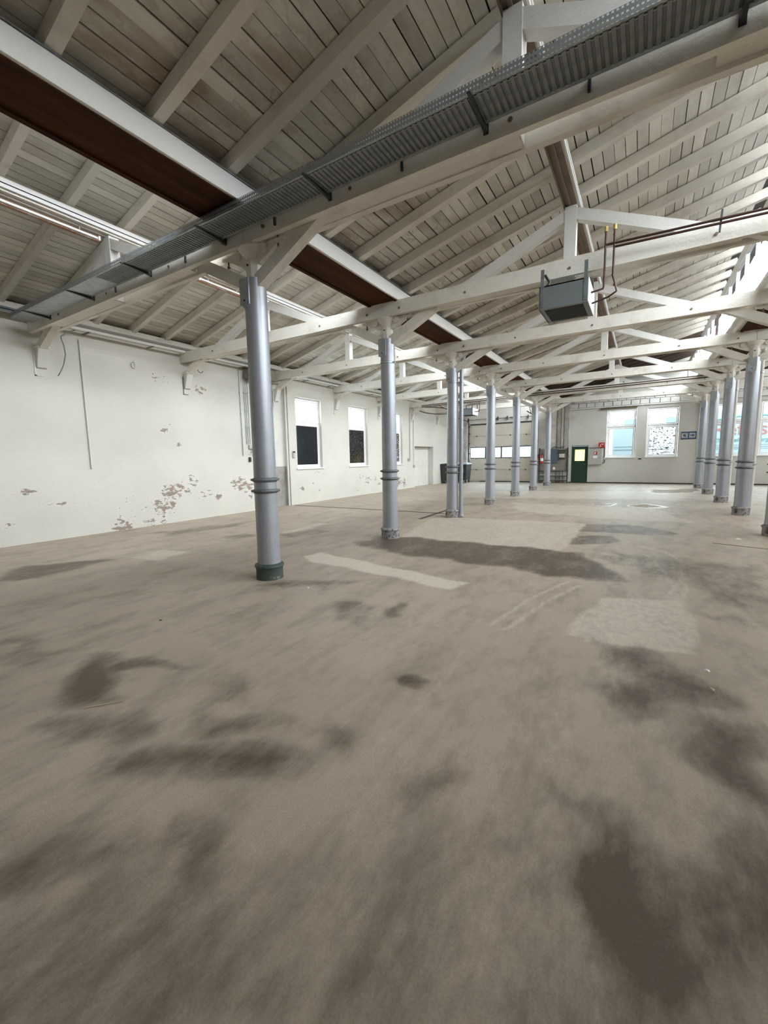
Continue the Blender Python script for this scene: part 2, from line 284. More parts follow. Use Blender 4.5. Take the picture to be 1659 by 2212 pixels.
# ------------------------------------------------------------ mesh helpers
class MB:
    def __init__(s): s.v = []; s.f = []; s.sm = False
    def box(s, x0, x1, y0, y1, z0, z1):
        i = len(s.v); s.v += [(x0,y0,z0),(x1,y0,z0),(x1,y1,z0),(x0,y1,z0),(x0,y0,z1),(x1,y0,z1),(x1,y1,z1),(x0,y1,z1)]
        s.f += [(i,i+3,i+2,i+1),(i+4,i+5,i+6,i+7),(i,i+1,i+5,i+4),(i+1,i+2,i+6,i+5),(i+2,i+3,i+7,i+6),(i+3,i,i+4,i+7)]; return s
    def beam(s, a, b, wd, ht, up=(0,0,1), seg=1, jit=0.0):
        """box from a to b; wd across, ht along up"""
        a = Vector(a); b = Vector(b); d = (b-a).normalized(); side = d.cross(Vector(up)).normalized(); u = side.cross(d).normalized()
        i = len(s.v)
        for k in range(seg+1):
            p = a.lerp(b, k/seg)
            for sx, sz in ((-1,-1),(1,-1),(1,1),(-1,1)):
                j = random.uniform(-jit, jit) if 0 < k < seg or jit else 0; j2 = random.uniform(-jit, jit) if jit else 0
                s.v.append(tuple(p+side*(sx*wd/2+j)+u*(sz*ht/2+j2)))
        for k in range(seg):
            q = i+4*k
            for e in range(4): s.f.append((q+e, q+(e+1)%4, q+4+(e+1)%4, q+4+e))
        s.f.append((i+3,i+2,i+1,i)); q = i+4*seg; s.f.append((q,q+1,q+2,q+3)); return s
    def tube(s, pts, r, n=8, cap=True):
        pts = [Vector(p) for p in pts]; i = len(s.v); s.sm = True; prev = None
        for k, p in enumerate(pts):
            d = ((pts[min(k+1,len(pts)-1)]-p).normalized()+(p-pts[max(k-1,0)]).normalized())
            d = d.normalized() if d.length > 1e-6 else Vector((0,0,1))
            if prev is None:
                ax = Vector((0,0,1)) if abs(d.z) < 0.9 else Vector((1,0,0)); prev = d.cross(ax).normalized()
            sx = (prev-d*prev.dot(d)).normalized(); sy = d.cross(sx); prev = sx
            for e in range(n):
                t = 2*math.pi*e/n; s.v.append(tuple(p+sx*(r*math.cos(t))+sy*(r*math.sin(t))))
        for k in range(len(pts)-1):
            for e in range(n): q = i+k*n; s.f.append((q+e, q+(e+1)%n, q+n+(e+1)%n, q+n+e))
        if cap: s.f.append(tuple(i+e for e in reversed(range(n)))); q = i+(len(pts)-1)*n; s.f.append(tuple(q+e for e in range(n)))
        return s
    def lathe(s, prof, n=24, c=(0,0), ph=0.0):
        i = len(s.v); s.sm = True
        for r, z in prof:
            for e in range(n): t = 2*math.pi*e/n+ph; s.v.append((c[0]+r*math.cos(t), c[1]+r*math.sin(t), z))
        for k in range(len(prof)-1):
            for e in range(n): q = i+k*n; s.f.append((q+e, q+(e+1)%n, q+n+(e+1)%n, q+n+e))
        s.f.append(tuple(i+e for e in reversed(range(n)))); q = i+(len(prof)-1)*n; s.f.append(tuple(q+e for e in range(n))); return s
    def prism(s, poly, y0, y1, axis='y'):
        """poly in (x, z) extruded along y (or (y, z) along x)"""
        i = len(s.v); n = len(poly)
        for yy in (y0, y1):
            for a, b in poly: s.v.append((a, yy, b) if axis == 'y' else (yy, a, b))
        s.f.append(tuple(i+k for k in range(n))); s.f.append(tuple(i+n+k for k in reversed(range(n))))
        for k in range(n): s.f.append((i+(k+1)%n, i+k, i+n+k, i+n+(k+1)%n))
        return s
    def mesh(s, name, mat=None):
        me = bpy.data.meshes.new(name); me.from_pydata(s.v, [], s.f)
        bm = bmesh.new(); bm.from_mesh(me); bmesh.ops.recalc_face_normals(bm, faces=bm.faces); bm.to_mesh(me); bm.free()
        if s.sm:
            me.polygons.foreach_set('use_smooth', [True]*len(me.polygons))
            try: me.set_sharp_from_angle(angle=math.radians(35))
            except Exception: pass
        if mat: me.materials.append(mat)
        me.update(); return me
def obj(name, me, mat=None, parent=None, loc=(0,0,0), rot=(0,0,0), bevel=0.0):
    if isinstance(me, MB): me = me.mesh(name, M[mat] if isinstance(mat, str) else mat)
    o = bpy.data.objects.new(name, me); COL.objects.link(o); o.location = loc; o.rotation_euler = rot
    if parent: o.parent = parent
    if bevel:
        bv = o.modifiers.new('bevel', 'BEVEL'); bv.width = bevel; bv.segments = 2; bv.limit_method = 'ANGLE'
    return o
def tag(o, label, cat, group=None):
    o['label'] = label; o['category'] = cat
    if group: o['group'] = group
    return o
def thing(name, label, cat, loc=(0,0,0), group=None, rz=0.0):
    o = bpy.data.objects.new(name, None); COL.objects.link(o); o.location = loc; o.rotation_euler = (0,0,rz); o.empty_display_size = 0.2
    return tag(o, label, cat, group)
def struct(name, me, mat=None, loc=(0,0,0)):
    o = obj(name, me, mat, None, loc); o['kind'] = 'structure'; return o
def sbox(x0,x1,y0,y1,z0,z1): return MB().box(x0,x1,y0,y1,z0,z1)
def text_mesh(s, size, depth, name, shear=0.0):
    cu = bpy.data.curves.new(name, 'FONT'); cu.body = s; cu.size = size; cu.extrude = depth; cu.shear = shear; cu.resolution_u = 3
    t = bpy.data.objects.new(name, cu); COL.objects.link(t)
    me = bpy.data.meshes.new_from_object(t.evaluated_get(bpy.context.evaluated_depsgraph_get())); COL.objects.unlink(t); bpy.data.objects.remove(t)
    return me
# ------------------------------------------------------------ floor
STAINS_AND_FALLOFF=[
 ('D', 0.75, 0.08, [(-4.43, 6.18), (-3.97, 7.13), (-0.84, 7.14), (-0.48, 6.56), (-0.14, 5.82), (-0.39, 5.51), (-0.98, 5.62), (-2.21, 5.75), (-3.31, 5.77)]) ,
 ('D', 0.35, 0.08, [(-0.84, 7.14), (0.4, 7.02), (0.89, 6.49), (1.27, 6.32), (1.22, 6.04), (0.6, 6.33), (-0.14, 6.53)]) ,
 ('D', 0.6, 0.04, [(-1.0, 10.18), (0.03, 10.45), (0.66, 9.65), (0.36, 9.29), (-0.97, 9.15)]) ,
 ('D', 0.6, 0.04, [(-0.99, 8.63), (-0.43, 8.85), (-0.3, 8.33), (-0.45, 7.98), (-0.97, 7.72)]) ,
 ('D', 0.8, 0.1, [(-3.52, 1.28), (-3.53, 1.52), (-3.01, 1.46), (-2.73, 1.28), (-2.9, 1.18), (-3.17, 1.15)]) ,
 ('D', 0.6, 0.05, [(-3.35, 1.45), (-3.2, 1.76), (-2.8, 1.77), (-3.02, 1.65), (-3.15, 1.45)]) ,
 ('D', 0.6, 0.12, [(-3.01, 0.95), (-2.97, 1.06), (-2.62, 1.1), (-2.48, 0.95), (-2.73, 0.89)]) ,
 ('D', 0.65, 0.12, [(-2.5, 1.02), (-2.43, 1.19), (-2.21, 1.15), (-2.19, 0.99), (-2.36, 0.94)]) ,
 ('D', 0.6, 0.1, [(-2.11, 1.04), (-1.99, 1.28), (-1.66, 1.43), (-1.39, 1.43), (-1.46, 1.25), (-1.69, 1.11), (-1.95, 1.02)]) ,
 ('D', 0.5, 0.1, [(-2.15, 1.48), (-1.92, 1.67), (-1.72, 1.63), (-1.8, 1.43), (-1.97, 1.38)]) ,
 ('D', 0.4, 0.1, [(-1.67, 1.65), (-1.49, 1.76), (-1.23, 1.68), (-1.36, 1.56), (-1.56, 1.57)]) ,
 ('D', 0.4, 0.1, [(-2.53, 1.69), (-2.39, 1.93), (-2.09, 1.75), (-2.23, 1.54)]) ,
 ('D', 0.5, 0.1, [(-1.54, 0.69), (-1.54, 0.88), (-1.39, 0.89), (-1.42, 0.72)]) ,
 ('D', 0.45, 0.15, [(-2.29, 0.54), (-1.99, 0.77), (-1.67, 0.85), (-1.54, 0.65), (-1.66, 0.47), (-1.92, 0.43)]) ,
 ('D', 0.5, 0.1, [(-1.47, 0.83), (-1.28, 0.98), (-1.11, 0.8), (-1.15, 0.71), (-1.29, 0.75)]) ,
 ('D', 0.7, 0.05, [(-0.96, 0.62), (-0.93, 0.75), (-0.88, 0.74), (-0.91, 0.65)]) ,
 ('D', 0.7, 0.05, [(-0.63, 0.89), (-0.6, 0.92), (-0.56, 0.88), (-0.56, 0.84), (-0.59, 0.85)]) ,
 ('D', 0.6, 0.1, [(-1.07, 0.5), (-0.97, 0.56), (-0.94, 0.55), (-1.06, 0.48)]) ,
 ('D', 0.4, 0.12, [(-0.91, 0.74), (-0.83, 0.9), (-0.73, 0.97), (-0.74, 0.81), (-0.74, 0.68), (-0.8, 0.64)]) ,
 ('D', 0.45, 0.1, [(-1.56, 0.32), (-1.4, 0.44), (-1.43, 0.54), (-1.35, 0.53), (-1.19, 0.4), (-1.4, 0.27)]) ,
 ('D', 0.65, 0.04, [(-1.36, 2.41), (-1.3, 2.51), (-1.16, 2.48), (-1.18, 2.34), (-1.29, 2.34)]) ,
 ('D', 0.35, 0.06, [(-1.1, 2.38), (-1.0, 2.38), (-1.01, 2.25)]) ,
 ('D', 0.5, 0.06, [(-2.06, 3.5), (-2.07, 3.8), (-1.97, 3.78), (-1.85, 3.48), (-1.95, 3.39)]) ,
 ('D', 0.35, 0.08, [(-2.72, 3.45), (-2.13, 3.61), (-2.18, 3.03), (-2.48, 2.99)]) ,
 ('D', 0.7, 0.15, [(-0.28, 3.7), (0.1, 3.77), (0.31, 3.33), (0.41, 3.14), (0.27, 2.79), (0.07, 2.83), (-0.09, 3.24)]) ,
 ('D', 0.6, 0.15, [(0.28, 2.89), (0.62, 2.81), (0.5, 2.15), (0.41, 2.2), (0.29, 2.45)]) ,
 ('D', 0.6, 0.12, [(-0.22, 1.94), (-0.05, 1.99), (0.16, 1.82), (0.3, 1.64), (0.39, 1.56), (0.35, 1.34), (0.1, 1.19), (0.06, 1.27), (-0.04, 1.38), (-0.08, 1.53)]) ,
 ('D', 0.4, 0.1, [(-0.88, 1.59), (-0.68, 1.85), (-0.56, 1.77), (-0.76, 1.5)]) ,
 ('D', 0.7, 0.05, [(-7.56, 2.12), (-7.8, 2.52), (-7.05, 3.41), (-6.89, 3.0), (-6.87, 2.36), (-7.02, 1.96)]) ,
 ('D', 0.4, 0.1, [(-4.7, 1.26), (-4.31, 1.42), (-3.97, 1.46), (-3.94, 1.2), (-4.04, 1.06)]) ,
 ('D', 0.5, 0.03, [(0.42, 3.31), (0.5, 3.31), (0.47, 3.24), (0.42, 3.25)]) ,
 ('D', 0.4, 0.05, [(-7.1, 5.49), (-7.01, 6.0), (-6.49, 5.9), (-6.72, 5.4)]) ,
 ('D', 0.4, 0.05, [(-6.26, 6.19), (-6.06, 7.11), (-5.55, 6.96), (-5.66, 6.08)]) ,
 ('D', 0.4, 0.15, [(-9.01, 5.17), (-8.51, 6.87), (-8.17, 7.46), (-8.0, 6.19), (-8.17, 4.97)]) ,
 ('D', 0.5, 0.1, [(-3.92, 3.53), (-3.87, 3.71), (-3.27, 3.97), (-2.85, 4.38), (-3.05, 3.87), (-3.64, 3.55)]) ,
 ('D', 0.35, 0.2, [(-0.48, 7.4), (1.45, 7.28), (1.04, 5.08), (0.53, 5.4), (0.12, 6.2)]) ,
 ('D', 0.3, 0.1, [(0.41, 4.87), (0.72, 4.83), (1.02, 4.94), (0.66, 4.61)]) ,
 ('D', 1.0, 0.12, [(-0.09, 1.85), (0.06, 1.86), (0.23, 1.71), (0.36, 1.6), (0.35, 1.34), (0.12, 1.19), (0.02, 1.29), (-0.05, 1.46)]) ,  # corner stains, deepened and spread to take in lens falloff
 ('D', 0.9, 0.25, [(0.31, 1.81), (0.47, 1.96), (0.64, 1.96), (0.57, 1.38), (0.17, 1.05), (0.26, 1.35)]) ,
 ('D', 0.8, 0.1, [(0.4, 2.87), (0.61, 2.72), (0.55, 2.13), (0.47, 2.1), (0.38, 2.37)]) ,
 ('D', 0.5, 0.5, [(-2.14, 0.03), (-1.72, 0.37), (-1.43, 0.66), (-0.69, 1.11), (-0.06, 1.64), (0.86, 2.31), (0.47, 1.09), (-1.37, -0.04)]) ,  # foreground vignetting painted into the floor colour, not dirt
 ('L', 1.0, 0.03, [(-4.46, 4.93), (-4.42, 5.28), (-1.7, 4.77), (-1.78, 4.42), (-2.7, 4.58), (-4.15, 4.74)]) ,
 ('L', 0.5, 0.03, [(-3.88, 7.06), (-1.03, 7.12), (-0.98, 10.27), (-3.91, 10.0), (-4.42, 9.59)]) ,
 ('L', 0.65, 0.03, [(-0.5, 3.71), (-0.46, 4.05), (-0.3, 4.95), (0.43, 5.21), (0.46, 4.75), (0.43, 3.8), (0.1, 3.76)]) ,
 ('L', 0.6, 0.03, [(-6.88, 3.57), (-7.01, 4.21), (-6.38, 4.28), (-6.31, 3.62)]) ,
 ('L', 0.6, 0.03, [(-6.38, 6.31), (-6.49, 7.8), (-6.28, 7.82), (-6.21, 6.83), (-6.16, 6.35)]) ,
 ('L', 0.5, 0.1, [(-3.66, 14.08), (0.39, 13.7), (1.0, 11.25), (-0.76, 11.23), (-2.81, 11.79)]) ,
 ('L', 0.5, 0.2, [(-7.6, 18.01), (1.75, 20.47), (1.21, 16.74), (-5.63, 15.1)]) ,
 ('W', 1, 0.05, [(-0.39, 14.37), (0.19, 15.14), (0.62, 14.27), (0.18, 13.85)]) ,
 ('W', 1, 0.05, [(-1.23, 14.3), (-0.65, 14.95), (-0.72, 13.97)]) ,
 ('W', 0.8, 0.1, [(0.24, 21.01), (2.19, 22.15), (1.71, 19.99), (0.37, 19.1)]) ,
]
ARCS= [[(0.28, 5.26), (0.47, 6.15), (0.52, 7.23), (0.32, 7.81), (0.01, 8.04)], [(-0.31, 3.69), (-0.06, 4.21), (0.19, 4.74), (0.44, 5.35), (0.51, 6.17)], [(-0.18, 3.76), (0.11, 4.37), (0.3, 4.88), (0.38, 5.68)], [(-0.95, 3.59), (-0.78, 4.52), (-0.56, 5.27)], [(-1.09, 3.64), (-0.93, 4.6), (-0.68, 5.42)], [(-1.14, 3.07), (-1.09, 2.75), (-1.07, 2.47), (-1.09, 1.99), (-1.13, 1.7)], [(0.39, 5.16), (0.32, 6.3), (0.13, 7.36)], [(-0.36, 2.52), (-0.23, 2.23)], [(-0.42, 2.43), (-0.32, 2.18)]]

def sdf_poly(P, poly):                                    # signed distance, positive inside
    d = np.full(len(P), 1e9); inside = np.zeros(len(P), bool); n = len(poly)
    for k in range(n):
        a = np.array(poly[k]); b = np.array(poly[(k+1) % n]); e = b-a; wv = P-a
        t = np.clip((wv@e)/max(e@e, 1e-9), 0, 1); d = np.minimum(d, np.hypot(*(wv-t[:, None]*e).T))
        if a[1] != b[1]:
            c = ((a[1] > P[:, 1]) != (b[1] > P[:, 1])) & (P[:, 0] < (b[0]-a[0])*(P[:, 1]-a[1])/(b[1]-a[1])+a[0]); inside ^= c
    return np.where(inside, d, -d)
def axis_steps(cuts):
    out = [cuts[0][0]]
    for a, b, st in cuts: n = max(1, round((b-a)/st)); out += [a+(b-a)*k/n for k in range(1, n+1)]
    return np.array(out)
def grid_mesh(name, us, vs, fn, mat, skip=None, flip=False):
    U_, V_ = np.meshgrid(us, vs); co = fn(U_.ravel(), V_.ravel()); nu, nv = len(us), len(vs)
    idx = np.arange(nu*nv).reshape(nv, nu)
    q = np.stack([idx[:-1, :-1], idx[:-1, 1:], idx[1:, 1:], idx[1:, :-1]], -1)
    if skip is not None:
        cu = (us[:-1]+us[1:])/2; cv = (vs[:-1]+vs[1:])/2; CU, CV = np.meshgrid(cu, cv); q = q[~skip(CU, CV)]
    q = q.reshape(-1, 4)
    if flip: q = q[:, ::-1]
    me = bpy.data.meshes.new(name); me.vertices.add(len(co)); me.vertices.foreach_set('co', co.ravel())
    me.loops.add(q.size); me.loops.foreach_set('vertex_index', q.ravel().astype(np.int32)); me.polygons.add(len(q))
    me.polygons.foreach_set('loop_start', np.arange(0, q.size, 4, dtype=np.int32)); me.update(calc_edges=True); me.materials.append(mat)
    return me, co
us = axis_steps([(XW-0.42, -6, .12), (-6, 1.6, .04), (1.6, XR+.2, .2)]); vs = axis_steps([(YF, .4, .15), (.4, 8.0, .04), (8.0, 12.5, .08), (12.5, YB+.1, .2)])
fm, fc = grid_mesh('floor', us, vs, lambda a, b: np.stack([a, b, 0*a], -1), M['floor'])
P2 = fc[:, :2]
wob = np.stack([.10*np.sin(P2[:,1]*5.1+P2[:,0]*2)+.05*np.sin(P2[:,1]*13+1), .10*np.sin(P2[:,0]*6.3+1.7)+.05*np.sin(P2[:,0]*15-P2[:,1]*4)], -1)
att = {'D': np.zeros(len(P2)), 'L': np.zeros(len(P2)), 'W': np.zeros(len(P2))}
for kind, s, soft, poly in STAINS_AND_FALLOFF:
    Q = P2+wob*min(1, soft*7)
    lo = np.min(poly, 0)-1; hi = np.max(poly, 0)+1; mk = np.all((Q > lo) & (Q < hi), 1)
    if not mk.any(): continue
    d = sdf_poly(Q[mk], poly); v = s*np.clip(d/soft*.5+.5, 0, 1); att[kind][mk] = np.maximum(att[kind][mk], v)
for ai, arc in enumerate(ARCS):
    pts = np.array(arc)
    for a, b in zip(pts[:-1], pts[1:]):
        lo = np.minimum(a, b)-.2; hi = np.maximum(a, b)+.2; mk = np.all((P2 > lo) & (P2 < hi), 1)
        e = b-a; wv = P2[mk]-a; t = np.clip((wv@e)/(e@e), 0, 1); d = np.hypot(*(wv-t[:, None]*e).T)
        att['L'][mk] = np.maximum(att['L'][mk], .5*(.45 if ai in (5, 7, 8) else 1)*np.clip(1.3-d/.03, 0, 1))
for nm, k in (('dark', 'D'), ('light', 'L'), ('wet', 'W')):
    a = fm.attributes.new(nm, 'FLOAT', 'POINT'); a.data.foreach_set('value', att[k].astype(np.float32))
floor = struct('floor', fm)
def joint(pts, wd):
    b = MB()
    for p, q in zip(pts[:-1], pts[1:]): b.beam((p[0], p[1], .001), (q[0], q[1], .001), wd, .004)
    obj('floor_joint', b, 'joint', floor)
joint([(-9.9, 10.6), (-6.9, 10.64), (-4.3, 10.6)], .09); joint([(-4.72, 11.9), (-4.62, 9.4)], .10)
joint([(1.05, 8.85), (2.0, 8.55), (3.2, 8.3)], .03)

# ------------------------------------------------------------ walls
LW = [(10.95, 12.30, 1.22, 3.62), (14.02, 15.37, 1.22, 3.62), (17.12, 18.47, 1.22, 3.62)]
LHOLES = LW+[(9.25, 10.58, 0.0, 3.95), (19.75, 22.05, 0.0, 2.10)]
WT = 4.46
def cuts(vals, step):
    vals = sorted(set(vals)); return axis_steps([(a, b, step) for a, b in zip(vals[:-1], vals[1:])])
ys = cuts([YF, YB]+[h[i] for h in LHOLES for i in (0, 1)], .07); zs = cuts([-.05, WT]+[h[i] for h in LHOLES for i in (2, 3)], .07)
def inhole(H):
    def f(a, b):
        r = np.zeros(a.shape, bool)
        for y0, y1, z0, z1 in H: r |= (a > y0) & (a < y1) & (b > z0) & (b < z1)
        return r
    return f
wm, wc = grid_mesh('wall_left', ys, zs, lambda a, b: np.stack([0*a+XW, a, b], -1), M['wall_left'], inhole(LHOLES))
PE = [(6.42,.80,.42,.22,.62),(6.1,.45,.4,.25,.55),(5.87,.10,.3,.14,.55),(5.05,.12,.28,.16,.62),(6.24,2.29,.12,.1,.6),(6.29,2.46,.1,.08,.6),(6.62,1.93,.14,.07,.6),
      (7.29,3.39,.22,.12,.6),(7.05,3.6,.25,.12,.4),(6.2,3.5,.3,.3,.35),(8.48,.85,.4,.22,.6),(8.8,.7,.3,.2,.55),(7.65,.51,.16,.1,.6),(7.3,.62,.4,.15,.42),(8.9,.47,.2,.1,.5),(6.9,1.0,.25,.2,.5),(5.6,.5,.5,.3,.33),
      (11.14,.53,.12,.1,.6),(11.68,.66,.1,.08,.5),(12.06,.38,.1,.07,.5),(14.8,.76,.3,.15,.5),(15.3,.6,.3,.2,.5),(17.98,.39,.35,.3,.66),(18.6,.3,.25,.25,.6),(15.9,.6,.14,.1,.55),(14.5,.25,.3,.1,.45),
      (3.3,1.0,.3,.08,.5),(3.0,.4,.2,.08,.45),(4.6,1.05,.1,.05,.55),(3.9,.7,.3,.05,.5),(12.0,1.05,.3,.08,.4),(16.2,.4,.2,.12,.5)]
pe = np.zeros(len(wc))
for y, z, ry, rz, s in PE: pe = np.maximum(pe, s*np.exp(-(((wc[:,1]-y)/ry)**2+((wc[:,2]-z)/rz)**2)**1.5*.6))
a = wm.attributes.new('peel', 'FLOAT', 'POINT'); a.data.foreach_set('value', pe.astype(np.float32))
wl = struct('wall_left', wm)
def reveals(H, axis, pos, depth, nm, mat, parent):
    b = MB()
    for u0, u1, z0, z1 in H:
        def q(*p):
            i = len(b.v)
            for (u, z, d) in p: b.v.append((pos+d*depth, u, z) if axis == 'x' else (u, pos+d*depth, z))
            b.f.append((i, i+1, i+2, i+3))
        q((u0,z0,0),(u0,z1,0),(u0,z1,1),(u0,z0,1)); q((u1,z0,0),(u1,z0,1),(u1,z1,1),(u1,z1,0)); q((u0,z1,0),(u1,z1,0),(u1,z1,1),(u0,z1,1))
        if z0 > 0: q((u0,z0,0),(u0,z0,1),(u1,z0,1),(u1,z0,0))
    return obj(nm, b, mat, parent)
reveals(LHOLES, 'x', XW, -.32, 'window_reveal', 'pale_wall', wl)
def shell(H, u0, u1, z0, z1):                             # outer leaf around the openings
    us_ = sorted(set([u0, u1]+[h[i] for h in H for i in (0, 1)])); zs_ = sorted(set([z0, z1]+[h[i] for h in H for i in (2, 3)])); out = []
    for a_, b_ in zip(us_[:-1], us_[1:]):
        for c_, d_ in zip(zs_[:-1], zs_[1:]):
            if not any(h[0] <= (a_+b_)/2 <= h[1] and h[2] <= (c_+d_)/2 <= h[3] for h in H): out.append((a_, b_, c_, d_))
    return out
b = MB()
for a_, b_, c_, d_ in shell(LW, YF, YB, -.05, WT+.1): b.box(XW-.36, XW-.325, a_, b_, c_, d_)
obj('outer_leaf', b, 'rough_wall', wl)
obj('eaves_board', MB().box(XW-.34, XW-.30, YF, YB, 4.40, 4.80), 'brown_wood', wl)
# niche with bare dado, blocked doorway
b = MB().box(XW-.17, XW-.15, 9.25, 10.58, 1.31, 3.95); obj('niche_back', b, 'pale_wall', wl)
b = MB().box(XW-.17, XW-.14, 9.25, 10.58, 0, 1.31); obj('dado_panel', b, 'dado', wl)
d3 = struct('door_3', sbox(XW-.34, XW-.30, 19.76, 22.04, 0, 2.09), 'pale_wall'); d3['label'] = 'cream panel blocking a low doorway in the left wall'

def leaf(frame_mb, u0, u1, z0, z1, fw, d0, d1, axis):
    for a_, b_, c_, d_ in ((u0, u0+fw, z0, z1), (u1-fw, u1, z0, z1), (u0+fw, u1-fw, z0, z0+fw), (u0+fw, u1-fw, z1-fw, z1)):
        frame_mb.box(*((d0, d1, a_, b_) if axis == 'x' else (a_, b_, d0, d1)), c_, d_)
def window(n, axis, u0, u1, z0, z1, pos, sgn, ztr, low, up='glass', label=None, sill=True):
    """pos: inner wall face; sgn: direction to the outside"""
    dd = sorted((pos+sgn*.10, pos+sgn*.17)); f = MB()
    leaf(f, u0+.01, u1-.01, z0+.01, z1-.01, .05, *dd, axis)
    f.box(*((*dd, u0+.05, u1-.05) if axis == 'x' else (u0+.05, u1-.05, *dd)), ztr-.045, ztr+.045)
    w_ = struct('window_%d' % n, f, 'frame_white')
    if label: w_['label'] = label
    ee = sorted((pos+sgn*.11, pos+sgn*.155)); s_ = MB(); leaf(s_, u0+.07, u1-.07, z0+.07, ztr-.055, .055, *ee, axis); obj('sash', s_, 'frame_white', w_)
    s_ = MB(); leaf(s_, u0+.07, u1-.07, ztr+.055, z1-.07, .04, *ee, axis); obj('sash', s_, 'frame_white', w_)
    gg = sorted((pos+sgn*.128, pos+sgn*.136))
    for c_, d_, mm in ((z0+.12, ztr-.105, low), (ztr+.09, z1-.105, up)):
        a_, b_ = u0+.12, u1-.12
        if mm == up: a_, b_ = u0+.105, u1-.105
        obj('pane', MB().box(*((*gg, a_, b_) if axis == 'x' else (a_, b_, *gg)), c_, d_), mm, w_)
    if sill:
        t = sorted((pos-sgn*.05, pos+sgn*.12)); obj('sill', MB().box(*((*t, u0-.05, u1+.05) if axis == 'x' else (u0-.05, u1+.05, *t)), z0-.035, z0+.01), 'frame_white', w_, bevel=.006)
    return w_
for i, (y0, y1, z0, z1) in enumerate(LW):
    window(i+1, 'x', y0, y1, z0, z1, XW, -1, 2.79, ('pane_black', 'pane_dark', 'pane_speck')[i],
           label=('left wall window nearest the camera, lower pane blacked out', 'second left wall window, lower pane dark and scuffed', 'third left wall window, black paint flaking off lower pane')[i])
# back wall
BW = [(-1.68, -.38, 1.33, 3.76), (.08, 1.38, 1.33, 3.74), (2.70, 3.86, 1.33, 3.74), (4.31, 5.47, 1.33, 3.74)]
BH = BW+[(-9.02, -5.11, 0, 3.46), (-3.30, -2.50, 0, 2.0)]
b = MB()
for a_, b_, c_, d_ in shell(BH, XW-.36, XR+.3, -.05, 6.3): b.box(a_, b_, YB, YB+.30, c_, d_)
wbk = struct('wall_back', b, 'wall_back')
for i, (x0, x1, z0, z1) in enumerate(BW):
    window(i+4, 'y', x0, x1, z0, z1, YB, 1, 2.88, 'film' if i == 1 else 'glass',
           label=('back wall window beside the green door', 'back wall window with cracked white film on its lower pane', 'back wall window with red lettering outside, left of two', 'rightmost back wall window, partly cut by the picture edge')[i])
b = MB(); b.box(-1.72, -.34, YB-.012, YB+.0, 1.27, 3.82); 
# brick courses and ledge over the back windows
obj('block_bed', MB().box(-3.42, 7.9, YB-.02, YB-.001, 3.94, 4.40), 'rough_wall', wbk)
x = -3.42; k = 0
while x < 7.9:
    wdt = random.uniform(.38, .44); j = random.uniform(.0, .02)
    obj('brick', MB().box(x, x+wdt-.035, YB-.055-j, YB-.022, 3.95, 4.17+random.uniform(-.01, .01)), 'block', wbk, bevel=.012)
    obj('brick', MB().box(x+.2, x+.2+wdt-.035, YB-.045-j, YB-.022, 4.195, 4.38), 'block', wbk, bevel=.012); x += wdt
obj('ledge', MB().box(-3.5, 1.95, YB-.10, YB-.002, 3.885, 3.93), 'frame_white', wbk)
obj('ledge', MB().box(1.95, 7.9, YB-.10, YB-.002, 3.93, 3.97), 'frame_white', wbk)
# piers
def pier(x0, x1, dpt, z1, mat): return obj('pier', MB().box(x0, x1, YB-dpt, YB-.002, 0, z1), mat, wbk, bevel=.02)
pier(XW, -9.12, .22, 3.92, 'rough_wall'); pier(-5.02, -4.45, .16, 3.5, 'rough_wall'); pier(-4.42, -4.08, .05, 4.3, 'pale_wall'); pier(-4.05, -3.86, .12, 4.3, 'rough_wall'); pier(-3.84, -3.70, .14, 4.3, 'pale_wall'); pier(-3.68, -3.42, .20, 4.3, 'rough_wall')
for zz in (2.2, 2.7, 3.15, 3.6, 4.0):
    obj('brick', MB().box(-4.44, -4.09, YB-.085, YB-.052, zz, zz+.18), 'block', wbk, bevel=.01)
obj('round_patch', MB().tube([(-3.3, YB-.008, 3.46), (-3.3, YB-.001, 3.46)], .135, 24), 'disc', wbk)
t_ = struct('trim_1', sbox(-3.42, XR, YB-.03, YB, 0, .055), 'black')
struct('baseboard_back', sbox(-9.0, -5.12, YB-.03, YB+.05, 0, .03), 'black')
struct('wall_right', sbox(XR, XR+.3, YF, YB+.3, -.05, 4.4), 'wall_back')
struct('unseen_wall_front', sbox(XW-.36, XR+.3, YF-.3, YF, -.05, 6.3), 'board_grey')  # unseen wall behind the camera, kept dark to cut bounced light

# green door
g = MB(); [g.box(*a_) for a_ in ((-3.275,-2.525,YB+.04,YB+.085,.05,1.18),(-3.275,-2.525,YB+.04,YB+.085,1.79,1.955),(-3.275,-3.14,YB+.04,YB+.085,1.18,1.79),(-2.66,-2.525,YB+.04,YB+.085,1.18,1.79))]
d1 = struct('door_1', g, 'green'); d1['label'] = 'dark green door with a glowing yellow pane'
g = MB(); leaf(g, -3.30, -2.50, 0.0, 1.998, .022, YB+.0, YB+.09, 'y')
obj('door_frame', MB().box(-3.30,-3.278,YB,YB+.09,0,2).box(-2.522,-2.50,YB,YB+.09,0,2).box(-3.278,-2.522,YB,YB+.09,1.96,2), 'green', d1)
obj('pane', MB().box(-3.15, -2.65, YB+.038, YB+.046, 1.17, 1.80), 'yellow', d1)
obj('door_handle', MB().tube([(-2.60, YB+.04, 1.0), (-2.60, YB-.02, 1.0), (-2.70, YB-.02, 1.0)], .01), 'galv', d1)
